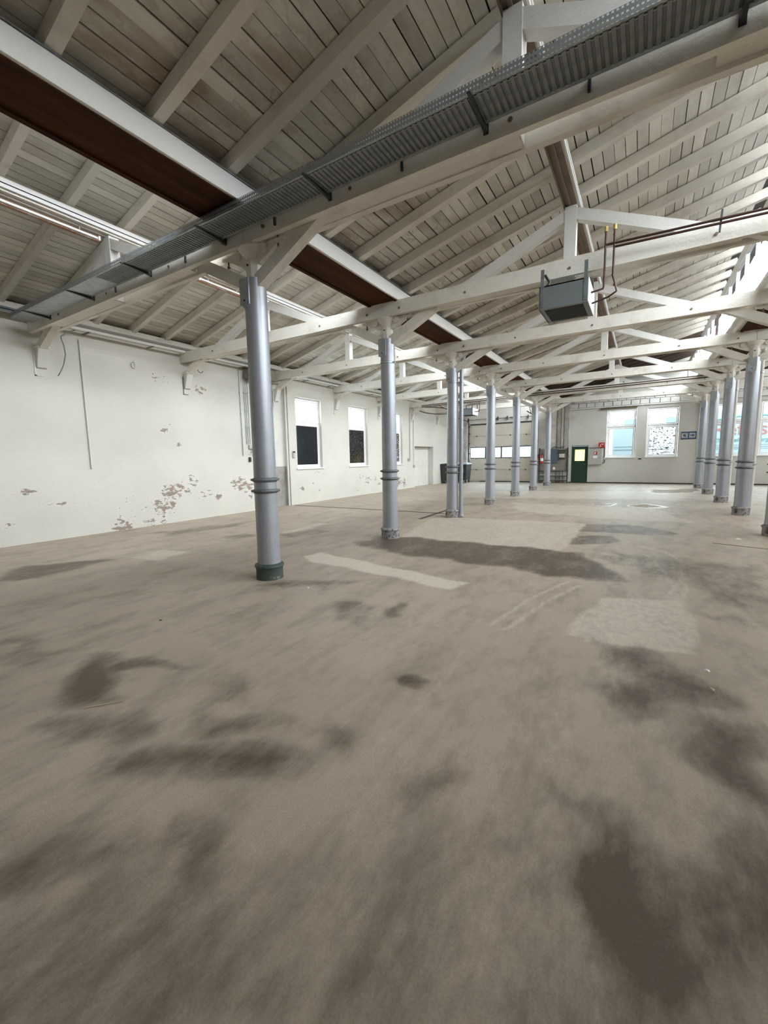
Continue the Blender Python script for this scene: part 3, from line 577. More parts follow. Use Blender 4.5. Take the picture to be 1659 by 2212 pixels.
# sectional door: five panels, window strip of four panes
d2 = struct('door_2', MB().box(-9.0, -5.13, YB+.02, YB+.03, 3.40, 3.46), 'steel_dark'); d2['label'] = 'cream sectional overhead door with a strip of four panes'
for z0, z1 in ((.05, .72), (.73, 1.40), (2.08, 2.72), (2.73, 3.38)):
    obj('door_panel', MB().box(-9.0, -5.13, YB+.05, YB+.095, z0, z1), 'roller', d2, bevel=.006)
xs = [-9.0, -8.06, -7.11, -6.13, -5.13]; obj('backing', MB().box(-9.02, -5.11, YB+.094, YB+.12, .03, 1.42).box(-9.02, -5.11, YB+.094, YB+.12, 2.05, 3.46), 'roller', d2)
fr = MB().box(-9.0, -5.13, YB+.05, YB+.095, 1.40, 1.445).box(-9.0, -5.13, YB+.05, YB+.095, 2.035, 2.08)
for x in xs: fr.box(max(x-.03, -9.0), min(x+.03, -5.13), YB+.05, YB+.095, 1.445, 2.035)
obj('pane_frame', fr, 'steel_dark', d2)
for x0, x1 in zip(xs[:-1], xs[1:]): obj('pane', MB().box(x0+.03, x1-.03, YB+.068, YB+.076, 1.445, 2.035), 'glass', d2)
obj('bottom_seal', MB().box(-8.4, -5.13, YB+.05, YB+.095, .0, .05), 'black', d2)
for x in (-8.6, -7.6, -6.6, -5.7):
    for z in (.72, 1.40, 2.07, 2.72): obj('hinge', MB().box(x-.04, x+.04, YB+.035, YB+.05, z-.04, z+.04), 'galv_dark', d2)
for x, s in ((-9.04, 1), (-5.09, -1)):
    yb_ = YB-.06 if s > 0 else YB-.03
    pts = [(x, yb_, .05), (x, yb_, 3.35), (x, yb_-.08, 3.52), (x, yb_-.3, 3.62), (x, yb_-2.6, 3.74)]
    obj('guide_rail', MB().tube(pts, .028, 6), 'steel_dark', d2)
    for z in (.5, 1.1, 1.7, 2.3, 2.9, 3.3): obj('rail_bracket', MB().box(x-.05, x+.07, YB-.04, YB-.0, z-.025, z+.025), 'steel_dark', d2)
obj('torsion_shaft', MB().tube([(-9.1, YB-.12, 3.70), (-5.05, YB-.12, 3.70)], .014, 8), 'steel_dark', d2)
for x0, x1 in ((-7.98, -7.45), (-6.6, -6.0)):
    sp = [(x0+(x1-x0)*k/60, YB-.12+.035*math.cos(k*1.9), 3.70+.035*math.sin(k*1.9)) for k in range(61)]
    obj('torsion_spring', MB().tube(sp, .014, 5), 'galv_dark', d2)
for x in (-9.08, -7.3, -6.75, -5.6, -5.08): obj('bearing_plate', MB().box(x-.012, x+.012, YB-.17, YB, 3.60, 3.80), 'steel_dark', d2)
obj('rail_hanger', MB().beam((-5.09, 23.4, 3.72), (-5.09, 23.4, 4.05), .03, .006).beam((-5.09, 23.5, 3.72), (-5.09, 23.1, 4.05), .03, .006), 'steel_dark', d2)
obj('rail_hanger', MB().beam((-9.04, 23.4, 3.72), (-9.04, 23.4, 4.05), .03, .006), 'steel_dark', d2)

# ------------------------------------------------------------ ceilings: felt deck, boards, rafters (one saw-tooth per bay)
RY0 = 1.70-.7815*4; NR = 34
def bay_x(b): return -3.95+PITCH*(b-2), 1.62+PITCH*(b-2)
BL = .7815*6
def wide_board(Lb, wd):
    return MB().beam((0, 0, 0), (0, Lb-.006, 0), wd, .02, seg=1).mesh('board', M['board'])
BM = [wide_board(BL, .121), wide_board(BL, .116), wide_board(BL*.5, .121), wide_board(BL, .124)]
BB = MB().beam((0, 0, 0), (0, BL-.006, 0), .122, .02).mesh('board', M['brown_wood'])
ang = math.atan(SL); cs = math.cos(ang); sn = math.sin(ang)
for b_ in (1, 2, 3):
    x0, x1 = bay_x(b_); z0 = roof_z(x0, b_)+.155/cs; z1 = roof_z(x1, b_)+.155/cs
    if b_ == 1: x0 = XW-.3; z0 = roof_z(x0, 1)+.155/cs
    dk = MB().beam((x0, YF, z0+.05), (x1+.35, YF, z1+.05+.35*SL), .001, .03)
    mb = MB(); i0 = [(x0, YF), (x1+.4, YF), (x1+.4, YB+.25), (x0, YB+.25)]
    zz = lambda x: z0+(x-x0)*SL+.022
    mb.v = [(x, y, zz(x)) for x, y in i0]+[(x, y, zz(x)+.05) for x, y in i0]
    mb.f = [(0,1,2,3),(7,6,5,4),(0,4,5,1),(1,5,6,2),(2,6,7,3),(3,7,4,0)]
    ce = struct('ceiling' if b_ == 1 else 'ceiling', mb, 'felt')
    ce['label'] = ('left bay saw-tooth ceiling of painted boards on rafters', 'middle bay saw-tooth ceiling, boards stained brown', 'right bay saw-tooth ceiling beyond the far column row')[b_-1]
    nb = int((x1-x0)/cs/.131) if b_ < 3 else int((x1-x0)/cs/.131)
    for r in range(nb):
        off = random.choice((0, 2, 4, 3))*.7815; y = RY0-.02+off-BL
        jx = random.uniform(-.0035, .0035); xb = x0+(r+.55)*.131*cs; zb = z0+(xb-x0)*SL+.010
        while y < YB-.3:
            brown = b_ >= 2 and y > 19.2
            me = BB if brown else random.choice((BM[0], BM[1], BM[3], BM[0]))
            o = bpy.data.objects.new('board', me); COL.objects.link(o); o.parent = ce
            o.location = (xb+jx, y, zb+random.uniform(-.0015, .004)); o.rotation_euler = (0, -ang, random.uniform(-.0006, .0006))
            if y+BL > YB-.01: o.scale = (1, (YB-.01-y)/BL, 1)
            if y < YF: o.scale = (1, (y+BL-YF)/BL, 1); o.location.y = YF+.001
            if y+BL < YF+.2: bpy.data.objects.remove(o)
            y += BL
    if b_ > 1: obj('fascia', MB().box(x0-.04, x0-.01, YF, YB, 4.40, z0+.03), 'brown_wood', ce)
    # rafters, hewn a little uneven
    xa = x0+(.1 if b_ > 1 else .33); xe = x1+.02
    RM = [MB().beam((0, 0, 0), ((xe-xa), 0, (xe-xa)*SL), .10, .14, seg=7, jit=.006).mesh('rafter', M['timber']) for _ in range(4)]
    RB = MB().beam((0, 0, 0), ((xe-xa), 0, (xe-xa)*SL), .10, .14, seg=5, jit=.005).mesh('rafter', M['brown_wood'])
    for k in range(NR):
        y = RY0+.7815*k
        if y > YB-.1 or y < YF+.1: continue
        o = bpy.data.objects.new('rafter', RB if (b_ >= 2 and y > 19.9) else random.choice(RM)); COL.objects.link(o); o.parent = ce
        o.location = (xa, y, roof_z(xa, b_)+.07/cs)

# ------------------------------------------------------------ saw-tooth glazing
for b_ in (1, 2, 3):
    o = PITCH*(b_-2); xg = 1.62+o
    f = MB().box(xg-.02, xg+.07, GY0, YB, 5.60, 5.82).box(xg-.03, xg+.09, GY0, YB, 4.38, 4.44)
    w_ = struct('window_%d' % (b_+7), f, 'frame_white'); w_['label'] = ('roof glazing strip of the left bay', 'bright roof glazing strip above the right column row', 'roof glazing strip of the right bay')[b_-1]
    k0 = Y0-3*1.042; ys_ = [k0+1.042*k for k in range(40) if GY0 <= k0+1.042*k < YB]
    if ys_[0] > GY0+.2: ys_ = [GY0+.03]+ys_
    ys_.append(YB-.03)
    for y in ys_: obj('mullion', MB().box(xg-.01, xg+.055, y-.022, y+.022, 4.44, 5.60), 'brown_wood' if abs(y-T(5)) < .1 else 'frame_white', w_)
    for a_, c_ in zip(ys_[:-1], ys_[1:]): obj('pane', MB().box(xg+.02, xg+.026, a_+.022, c_-.022, 4.44, 5.60), 'glass_roof', w_)
    if GY0 > YF+.1:
        obj('blind_panel', MB().box(xg-.02, xg+.07, YF, GY0, 4.38, 5.82), 'brown_wood', w_)
# ------------------------------------------------------------ valley gutters above the column rows
for x_, lab in ((XA, 'long box gutter with brown soffit above the near column row'), (XB, 'long box gutter above the far right column row')):
    g = thing('valley_gutter', lab, 'gutter', (x_, YF, TZ1))
    x0, x1 = -.30, .283
    L0, L1 = 0, YB-YF-.3
    obj('soffit', MB().box(-.30, .283, L0, L1, .004, .024), 'brown', g)
    obj('soffit_board', MB().box(x0, x0+.055, L0, L1, -.014, .003), 'brown', g)
    obj('soffit_board', MB().box(x1-.055, x1, L0, L1, -.014, .003), 'brown', g)
    s = MB().beam((x1+.0, L0, .090), (x1+.0, L1, .090), .07, .19, seg=30, jit=.006)
    obj('side_beam', s, 'gutter_white', g)
    obj('side_beam', MB().beam((x0-.035, L0, .115), (x0-.035, L1, .115), .07, .16, seg=20, jit=.003), 'brown' if x_ == XA else 'timber', g)
    obj('gutter_tray', MB().box(x0-.02, x1+.05, L0, L1, .190, .200), 'galv_dark', g)
pl = thing('wall_plate', 'timber wall plate carrying the rafters along the left wall', 'beam', (XW, YF, 4.3))
obj('plate', MB().beam((.06, 0, .09), (.06, YB-YF-.02, .09), .13, .12, seg=12, jit=.004), 'timber', pl)

# ------------------------------------------------------------ purlins on the king posts
def lamp_thing(x, z, y0, y1, lab, grp=None):
    t = thing('lamp_batten', lab, 'lamp', (x, y0, z), grp); L = y1-y0
    obj('housing', MB().prism([(-.035, -.03), (.035, -.03), (.03, .03), (-.03, .03)], 0, L), 'rusty', t)
    obj('tube', MB().tube([(.052, .04, -.004), (.052, L-.04, -.004)], .016, 8), 'tube_glass', t)
    for y in (.01, L-.03): obj('lamp_holder', MB().box(.03, .07, y, y+.025, -.03, .03), 'white_metal', t)
    for y in (.25, L-.25): obj('hanger', MB().tube([(0, y, .03), (0, y, .08), (.03, y, .115)], .006, 5), 'galv', t)
    return t
M['rusty'] = coat('rusty_lamp_housing', (0.42, 0.22, 0.14), (0.5, 0.46, 0.42), 0.6, 3, 0.5, 0.6)
KX = (-7.10, -1.02, 5.06)
for i, (kx, lab) in enumerate(zip(KX, ('purlin with pale cable rails along the left bay', 'brown purlin with a bright rail along the middle bay', 'purlin along the right bay'))):
    b_ = i+1; zt = roof_z(kx, b_)
    t = thing('purlin', lab, 'beam', (kx, YF, zt))
    Lp = YB-YF-.02
    obj('purlin_beam', MB().beam((0, 0, -.085), (0, Lp, -.085), .12, .15, seg=20, jit=.003), 'timber', t)
    obj('underside_board', MB().box(-.10, .075, 0, Lp, -.185, -.165), 'purlin_brown' if b_ == 2 else 'timber', t)
    obj('moulding', MB().box(-.095, -.075, 0, Lp, -.205, -.185).box(-.03, .0, 0, Lp, -.205, -.185), 'purlin_brown' if b_ == 2 else 'timber', t)
    obj('cable_rail', MB().box(.075, .10, 0, Lp, -.15, -.105), 'white_metal', t)
    obj('cable_rail', MB().box(.075, .10, 0, Lp, -.09, -.045), 'white_metal', t)
    obj('cable', MB().tube([(.088, 0, -.097), (.088, Lp, -.097)], .006, 5), 'black', t)
segs = [(2.2, 3.62), (5.28, 6.45), (7.9, 9.27), (11.2, 12.4), (14.2, 15.4), (17.4, 18.6)]
words = ['nearest the camera', 'behind the near column top', 'seen above the second tie beam', 'between the third and fourth trusses', 'between the fourth and fifth trusses', 'farthest down the hall']
for (y0, y1), wd in zip(segs, words): lamp_thing(-7.08, 4.83, y0, y1, 'rusty lamp batten under the left bay purlin, the one '+wd)

# ------------------------------------------------------------ columns
def column_proto():
    P = []
    P.append(('shaft', MB().lathe([(.150, .16), (.144, .30), (.141, 1.12), (.138, 1.30), (.134, 2.4), (.130, 3.63), (.10, 3.635)], 28), 'silver'))
    for z in (1.13, 1.27): P.append(('ring', MB().lathe([(.138, z-.035), (.150, z-.022), (.176, z-.012), (.182, z), (.176, z+.010), (.150, z+.016), (.138, z+.024)], 28), 'silver_dark'))
    P.append(('base_collar', MB().lathe([(.172, 0), (.170, .13), (.178, .15), (.188, .165), (.184, .185), (.158, .20), (.140, .205)], 28), 'collar'))
    P.append(('neck', MB().lathe([(.098, 3.60), (.098, 3.83), (.088, 3.84), (.088, 3.86)], 8, ph=math.pi/8), 'timber'))
    P.append(('capital', MB().lathe([(.088, 3.85), (.095, 3.87), (.11, 3.90), (.16, 3.94), (.18, 3.965), (.18, 3.985), (.12, 3.988)], 20), 'timber'))
    arm = MB().prism([(-.52, 3.988), (-.52, 3.955), (-.40, 3.93), (-.26, 3.86), (-.12, 3.80), (.12, 3.80), (.26, 3.86), (.40, 3.93), (.52, 3.955), (.52, 3.988)], -.035, .035)
    P.append(('bracket_arm', arm, 'timber'))
    for sx in (-1, 1):
        sc = MB().tube([(sx*.21, -.07, 3.935), (sx*.21, .07, 3.935)], .052, 14); P.append(('scroll', sc, 'timber'))
        P.append(('bolt', MB().tube([(sx*.33, -.17, 4.08), (sx*.33, .17, 4.08)], .012, 6).tube([(sx*.33, -.172, 4.08), (sx*.33, -.155, 4.08)], .020, 6), 'purlin_brown'))
        P.append(('clamp_bolt', MB().tube([(sx*.42, -.02, 3.88), (sx*.42, -.02, 4.0)], .010, 6).tube([(sx*.42, -.02, 3.865), (sx*.42, -.02, 3.88)], .02, 6), 'rail_brown'))
    P.append(('sleeve', MB().box(-.115, .035, -.142, -.02, 3.33, 3.63).prism([(-.08, 3.33), (.02, 3.33), (-.03, 3.28)], -.15, -.04), 'galv'))
    P.append(('screw', MB().tube([(-.04, -.150, 3.38), (-.04, -.138, 3.38)], .012, 8).tube([(-.01, -.103, 3.78), (-.01, -.09, 3.78)], .012, 8), 'black'))
    return [(n, mb.mesh(n, M[mt]), mt) for n, mb, mt in P]
CP = column_proto(); GREEN = bpy.data.meshes.new('x')
cg = CP[3][1].copy(); cg.materials.clear(); cg.materials.append(M['collar_green'])
nth = ['nearest column, with a dark green foot', 'second column of the left row', 'third column of the left row, a pipe beside it', 'fourth column of the left row', 'fifth column of the left row', 'sixth column of the left row, before the overhead door', 'last column of the left row, before the wall shelf']
def column(x, y, lab, first=False, grp=None):
    t = thing('column', lab, 'column', (x, y, 0), grp)
    for n, me, mt in CP:
        o = bpy.data.objects.new(n, cg if (n == 'base_collar' and first) else me); COL.objects.link(o); o.parent = t
        if n == 'base_collar' and first: o['label'] = 'dark green painted foot'
    return t
for i in range(7): column(XA, T(i+1), 'silver painted cast-iron '+nth[i], i == 0, 'columns of the left row')
rth = {3: 'column at the right picture edge', 4: 'thick column in front of the lettered windows, right row', 5: 'column left of the thick one, right row', 6: 'second column from the left, right row', 7: 'leftmost and farthest column of the right row'}
for i in (3, 4, 5, 6, 7): column(XB, T(i), 'silver painted '+rth[i], False, 'columns of the right row')
dp = thing('drain_pipe', 'slim grey drain pipe standing beside the third left column', 'pipe', (XA+.215, T(3)+.03, 0))
obj('pipe', MB().tube([(0, 0, 0), (0, 0, 3.5), (.02, .0, 3.75), (.12, 0, 4.18)], .048, 12), 'silver', dp)
for z in (.9, 2.2, 3.3): obj('pipe_clip', MB().lathe([(.055, z-.02), (.058, z), (.055, z+.02)], 14), 'galv', dp)
obj('pipe_foot', MB().lathe([(.07, 0), (.065, .06), (.05, .08)], 14), 'collar', dp)
for i in (4, 5):
    dp = thing('drain_pipe', 'pale drain pipe strapped to the right of the '+('thick right-row column' if i == 4 else 'right-row column behind the thick one'), 'pipe', (XB+.17, T(i)+.12, 0))
    obj('pipe', MB().tube([(0, 0, 0), (0, 0, 3.7), (.05, 0, 4.18)], .045, 12), 'pipe_white', dp)
    for z in (1.2, 3.3): obj('pipe_clip', MB().lathe([(.052, z-.02), (.055, z), (.052, z+.02)], 14), 'galv', dp)
for x_, y_, z_, lab in ((XA, T(2), 3.22, 'second left column'), (XA, T(3), 3.3, 'third left column')):
    cl = tag(obj('wire_clamp', MB().lathe([(.133, z_-.02), (.141, z_-.015), (.141, z_+.015), (.133, z_+.02)], 20).tube([(.14, -.03, z_), (.17, -.05, z_+.01)], .012), 'galv', None, (x_, y_, 0)), 'small steel band clamped high around the '+lab, 'clamp')

# ------------------------------------------------------------ roof trusses (one per column pair, three bays wide)
def truss_proto(splice):
    P = []; tw = .07
    spans = [(XW, XA), (XA, XB), (XB, XR)]
    for bi, (a, c) in enumerate(spans):
        a2, c2 = a+.01 if bi == 0 else a, c-.01 if bi == 2 else c
        for s in (-1, 1):
            P.append(('tie_beam', MB().beam((a2, s*.115, (TZ0+TZ1)/2), (c2-.004, s*.115, (TZ0+TZ1)/2), tw, TZ1-TZ0, seg=10, jit=.004), 'timber'))
        kx = KX[bi]; zt = roof_z(kx, bi+1)-.205
        P.append(('king_post', MB().box(kx-.075, kx+.075, -.075, .075, TZ0+.02, zt), 'timber_white'))
        P.append(('strut', MB().beam((kx-1.75, 0, TZ0+.12), (kx-.03, 0, zt-.09), .13, .14, seg=3, jit=.003), 'timber_white'))
        P.append(('strut', MB().beam((kx+1.75, 0, TZ0+.12), (kx+.03, 0, zt-.09), .13, .14, seg=3, jit=.003), 'timber_white'))
        xl = a+.10; xr = c-.10
        if bi > 0: P.append(('knee_brace', MB().beam((xl-.01, 0, 3.60), (xl+1.05, 0, 4.14), .13, .145, seg=3, jit=.003), 'timber'))
        else: P.append(('knee_brace', MB().beam((a+.10, 0, 3.74), (a+.95, 0, 4.14), .13, .13, seg=3, jit=.003), 'timber'))
        if bi < 2: P.append(('knee_brace', MB().beam((xr+.01, 0, 3.60), (xr-1.05, 0, 4.14), .13, .145, seg=3, jit=.003), 'timber'))
        else: P.append(('knee_brace', MB().beam((c-.10, 0, 3.74), (c-.95, 0, 4.14), .13, .13), 'timber'))
        P.append(('filler_block', MB().box(kx-2.0, kx+.06, -.079, .079, TZ0+.008, TZ0+.05), 'timber'))
        P.append(('filler_block', MB().box(kx+1.3, kx+1.9, -.078, .078, TZ0+.03, TZ1-.02), 'timber'))
        for bx in (kx-1.6+.1*bi, kx+.02, kx+1.63):
            P.append(('bolt', MB().tube([(bx, -.162, 4.085), (bx, -.148, 4.085)], .019, 6), 'purlin_brown'))
    # rafters of the truss carry the purlin; a principal under each slope
    return [(n, mb.mesh(n, M[mt]), mt) for n, mb, mt in P]
TP = truss_proto(False)
tn = ['nearest roof truss, carrying the cable tray', 'second roof truss, with the grey heater below', 'third roof truss down the hall', 'fourth roof truss down the hall', 'fifth roof truss down the hall', 'sixth roof truss, with brown pipes along it', 'last roof truss, close to the back wall']
for i in range(7):
    t = thing('roof_truss', 'white painted timber '+tn[i], 'truss', (0, T(i+1), 0), 'roof trusses across the hall')
    for n, me, mt in TP:
        o = bpy.data.objects.new(n, me); COL.objects.link(o); o.parent = t
# corbels on the left wall under each truss
def corbel(y, lab):
    t = thing('corbel', lab, 'bracket', (XW, y, 3.35), 'wall corbels under the trusses')
    obj('stone', MB().prism([(0.0, .0), (.05, .02), (.10, .16), (.17, .34), (.17, .37), (0, .37)], -.085, .085), 'pale_wall', t, bevel=.01)
    obj('cap', MB().box(0, .20, -.10, .10, .37, .395), 'timber', t)
    obj('iron_angle', MB().box(.0, .012, -.12, -.09, -.14, .30).box(0, .012, -.12, .02, -.14, -.12), 'galv_dark' if abs(y-T(2)) < .1 else 'pipe_white', t)
for i in range(7): corbel(T(i+1), 'pale corbel on the left wall under the '+['nearest', 'second', 'third', 'fourth', 'fifth', 'sixth', 'last'][i]+' truss')

# ------------------------------------------------------------ cable tray along the nearest truss
tr = thing('cable_tray', 'perforated galvanised cable tray hung along the nearest truss', 'cable tray', (0, 3.45, 4.10))
X0, X1 = XW+.35, 4.6
obj('flange', MB().box(X0, X1, -.172, -.170, 0, .075), 'flange', tr); obj('flange', MB().box(X0, X1, .170, .172, 0, .075), 'flange', tr)
obj('edge_strip', MB().box(X0, X1, -.172, -.150, -.002, .0), 'galv', tr); obj('edge_strip', MB().box(X0, X1, .135, .172, -.002, .0), 'galv', tr)
obj('edge_strip', MB().box(X0, X1, -.135, -.128, -.004, .0), 'galv', tr)
obj('bottom_plate', MB().box(-6.62, X1, -.150, .150, .002, .004), 'plate', tr)
rm = MB().prism([(-.016, 0), (-.012, -.006), (.012, -.006), (.016, 0), (.010, .001), (-.010, .001)], -.150, .140).mesh('rung', M['rib'])
x = -6.6; n = 0
while x < 3.6 and n < 215:
    o = bpy.data.objects.new('rung', rm); COL.objects.link(o); o.parent = tr; o.location = (x, 0, 0); x += .0475; n += 1
obj('cover_plate', MB().box(X0, -6.62, -.168, .168, -.003, .0), 'galv', tr)
obj('cable', MB().tube([(-9.6, -.05, .03), (-5, -.06, .02), (0, -.04, .025), (4.5, -.05, .02)], .016, 6), 'black', tr)
obj('cable', MB().tube([(-9.6, .06, .03), (-5, .05, .02), (0, .07, .02), (4.5, .05, .02)], .014, 6), 'galv_dark', tr)
for x in (-9.0, -7.45, -5.88, -4.33, -2.76, -1.19, .38, 1.95, 3.5):
    obj('support_bracket', MB().prism([(-.20, -.010), (.22, -.045), (.22, -.008), (-.20, -.003)], x-.014, x+.014, 'x').box(x-.02, x+.02, .205, .22, -.05, .1), 'steel_dark', tr)
for x in (-6.8, -5.1, -3.52, -1.95, -.45, 1.2): obj('clip', MB().box(x-.01, x+.01, .195, .235, -.06, .02), 'steel_dark', tr)

# ------------------------------------------------------------ unit heaters and their pipes
def heater(x, y, z, lab, s=1.0):
    t = thing('unit_heater', lab, 'heater', (x, y, z), None)
    obj('casing', MB().box(-.31, .30, 0, .012, 0, .30).box(-.31, .30, .70, .712, 0, .30).box(-.31, -.30, .012, .70, 0, .30).box(-.31, .30, 0, .712, .285, .30), 'heater', t)
    obj('lit_side_face', MB().box(.30, .308, .0, .712, 0, .30), 'heater_side', t)
    obj('bottom_rim', MB().box(-.31, .30, .012, .06, 0, .012).box(-.31, .30, .65, .70, 0, .012).box(-.31, -.25, .06, .65, 0, .012).box(.24, .30, .06, .65, 0, .012), 'heater', t)
    for k in range(9):
        yy = .09+k*.065; obj('louvre', MB().beam((-.25, yy, .012), (.24, yy, .012), .055, .004, up=(0, .5, 1)), 'steel_dark', t)
    obj('dark_core', MB().box(-.29, .29, .02, .69, .06, .075), 'black', t)
    for px in (-.27, .27):
        st = obj('hanger_strap', MB().box(px-.022, px+.022, -.008, .004, .02, .515), 'galv_dark', t)
        obj('hanger_strap', MB().box(px-.022, px+.022, .708, .72, .02, .515), 'galv_dark', t)
    obj('wiring', MB().tube([(-.24, .1, .30), (-.2, .12, .38), (-.26, .1, .48)], .02, 6), 'black', t)
    for px in (-.06, -.02, .1): obj('valve', MB().tube([(px, .2, .30), (px+.01, .2, .37)], .012, 6), 'galv', t)
    return t
heater(-1.02, 6.47, 3.50, 'grey box-shaped heater hung below the second truss')
heater(-7.0, 19.15, 3.42, 'small grey heater hung far off before the overhead door')
pp = thing('heating_pipes', 'pair of rusty copper pipes rising beside the near grey heater', 'pipe', (-.6, 6.62, 3.5))
def rel(t, pts): o = Vector(t.location); return [tuple(Vector(p)-o) for p in pts]
obj('pipe', MB().tube(rel(pp, [(-.70, 6.62, 3.645), (-.56, 6.62, 3.665), (-.55, 6.62, 3.69), (-.55, 6.62, 4.37)]), .013), 'copper', pp)
obj('pipe', MB().tube(rel(pp, [(-.70, 6.80, 3.56), (-.50, 6.72, 3.58), (-.40, 6.64, 3.61), (-.44, 6.62, 3.77), (-.45, 6.62, 3.80), (-.45, 6.62, 4.37)]), .013), 'copper', pp)
for x in (-.55, -.45): obj('air_vent', MB().tube(rel(pp, [(x, 6.62, 4.36), (x, 6.62, 4.42)]), .022), 'brass', pp)
obj('pipe', MB().tube(rel(pp, [(-.55, 6.62, 4.20), (1.0, 6.62, 4.165), (4.5, 6.62, 4.14)]), .015), 'copper', pp)
obj('pipe', MB().tube(rel(pp, [(-.45, 6.62, 4.152), (1.0, 6.62, 4.118), (4.5, 6.62, 4.095)]), .015), 'copper', pp)
for x in (.62, 2.6): obj('pipe_clamp', MB().beam(tuple(Vector((x, 6.60, 4.02))-Vector(pp.location)), tuple(Vector((x+.02, 6.68, 4.30))-Vector(pp.location)), .02, .01, up=(0,1,0)), 'steel_dark', pp)
p2 = thing('heating_pipes', 'dark brown pipes running along the sixth truss', 'pipe', (-7, 19.2, 4.1))
obj('pipe', MB().tube(rel(p2, [(-9.3, 19.22, 4.03), (-5, 19.22, 4.10), (1.9, 19.22, 4.20)]), .018), 'copper', p2)
obj('pipe', MB().tube(rel(p2, [(-9.3, 19.2, 3.96), (-5, 19.2, 4.02), (1.9, 19.2, 4.12)]), .018), 'copper', p2)
obj('pipe', MB().tube(rel(p2, [(-6.69, 19.4, 3.56), (-6.45, 19.3, 3.56), (-6.4, 19.2, 3.62), (-6.4, 19.2, 4.02)]), .016), 'copper', p2)
lp = [(-9.3+.0+.55*math.cos(a)*.9, 20.9+1.0*math.cos(a), 3.93+.17*math.sin(a)) for a in [k*math.pi/10 for k in range(20)]]
tag(obj('cable_loop', MB().tube(lp+[lp[0], (-8.9, 20.4, 4.1), (-9.0, 19.56, 4.1)], .022, 6), 'black'), 'black bundle of cable looped high near the far left wall', 'cable')

# ------------------------------------------------------------ left wall services
cb = thing('conduit_bundle', 'bundle of pale conduits running under the eaves of the left wall', 'conduit', (XW, 3.9, 4.2))
for k in range(6):
    obj('conduit', MB().tube([(.16+.035*(k % 3), 0, .055*(k//3)+.012*k), (.16+.035*(k % 3), 13.6, .055*(k//3)+.012*k-.02)], .014, 6), 'pipe_white', cb)
obj('cable_channel', MB().box(.13, .27, 0, 13.6, -.02, -.012).box(.262, .27, 0, 13.6, -.012, .03), 'pipe_white', cb)
for k in range(10): obj('channel_bracket', MB().box(.0, .28, .7+k*1.35, .74+k*1.35, -.035, -.02), 'galv_dark', cb)
c2 = thing('conduit_bundle', 'tangle of cables on the left wall above the nearest truss', 'conduit', (XW, -.5, 4.22))
for k in range(5): obj('conduit', MB().tube([(.14+.03*k, 0, .02*k), (.15+.03*k, 2.2, .03*k), (.16+.03*(4-k), 4.2, .01+.02*k)], .016, 6), 'black' if k == 2 else 'galv', c2)
def vpipe(y, z0, z1, lab, r=.013, mat='pipe_white', x=.025):
    t = thing('conduit', lab, 'conduit', (XW+x, y, z0))
    obj('pipe', MB().tube([(0, 0, 0), (0, 0, z1-z0)], r, 8), mat, t)
    for k in range(1, 4): zz_ = (z1-z0)*k/4; obj('pipe_clip', MB().box(-.022, .008, -.022, .022, zz_-.012, zz_+.012), mat, t)
    return t
vpipe(4.52, 1.41, 4.05, 'white conduit down the left wall below the nearest truss', .018)
vpipe(8.62, 1.66, 4.1, 'lone thin conduit left of the brass wall valve', .012, 'galv')
for k, y in enumerate((8.78, 8.84, 8.91)): vpipe(y, 2.0, 3.98, 'thin conduit dropping to the brass wall valve, '+('left', 'middle', 'right')[k]+' of three', .010, 'galv')
vpipe(10.5, .0, 3.9, 'white pipe in the corner of the wall niche', .035, 'pipe_white', -.03)
vpipe(10.05, 1.12, 3.9, 'slim conduit on the niche wall', .014, 'galv', -.135)
vpipe(19.21, 1.45, 4.0, 'left one of two conduits beside the blocked doorway', .016, 'galv')
vpipe(19.62, 1.15, 4.1, 'right one of two conduits beside the blocked doorway', .020)
v = thing('wall_valve', 'brass valve fitting on the left wall behind the nearest column', 'valve', (XW, 8.98, 1.86))
obj('body', MB().lathe([(.05, -.04), (.06, 0), (.05, .05)], 14, c=(.09, .02)), 'brass', v); obj('spout', MB().tube([(.05, .02, 0), (.16, .10, 0), (.19, .14, -.01)], .035), 'brass', v)
obj('lever', MB().beam((.1, -.16, -.10), (.1, .06, -.13), .02, .012), 'steel_dark', v); obj('junction_box', MB().box(0, .05, -.14, -.04, 0, .12), 'box_grey', v, bevel=.005)
tag(obj('wall_socket', MB().box(0, .05, -.04, .04, -.07, .07), 'black', None, (XW, 8.86, 1.55), bevel=.015), 'small black socket on the left wall below the brass valve', 'socket')
cbx = thing('call_box', 'small rounded wall box with a red top beside the first left window', 'wall box', (XW, 10.76, 1.58))
obj('body', MB().box(0, .05, -.055, .055, 0, .23), 'box_grey', cbx, bevel=.02); obj('top_cap', MB().box(.002, .055, -.05, .05, .17, .225), 'copper', cbx, bevel=.01)
sw = thing('switch_box', 'grey switch box between the third window and the blocked doorway', 'switch', (XW, 19.08, 1.36))
obj('body', MB().box(0, .07, -.09, .09, 0, .13), 'box_grey', sw, bevel=.008); obj('toggle', MB().box(.07, .085, -.02, .02, .04, .09), 'steel_dark', sw)
sw = thing('switch_box', 'small grey box at the foot of the right conduit by the blocked doorway', 'switch', (XW, 19.62, 1.02))
obj('body', MB().box(0, .07, -.05, .05, 0, .14), 'box_grey', sw, bevel=.008); obj('toggle', MB().box(.07, .085, -.01, .01, .05, .09), 'steel_dark', sw)
hd = thing('sheet_hood', 'grey sheet-metal hood under the eaves behind the nearest column', 'hood', (XW, 8.75, 3.86))
obj('hood_body', MB().prism([(.0, .02), (.95, .02), (.95, .33), (.05, .38)], .0, .45, 'x'), 'board_grey', hd); obj('lip', MB().box(0, .5, 0, .95, .33, .345), 'galv_dark', hd)
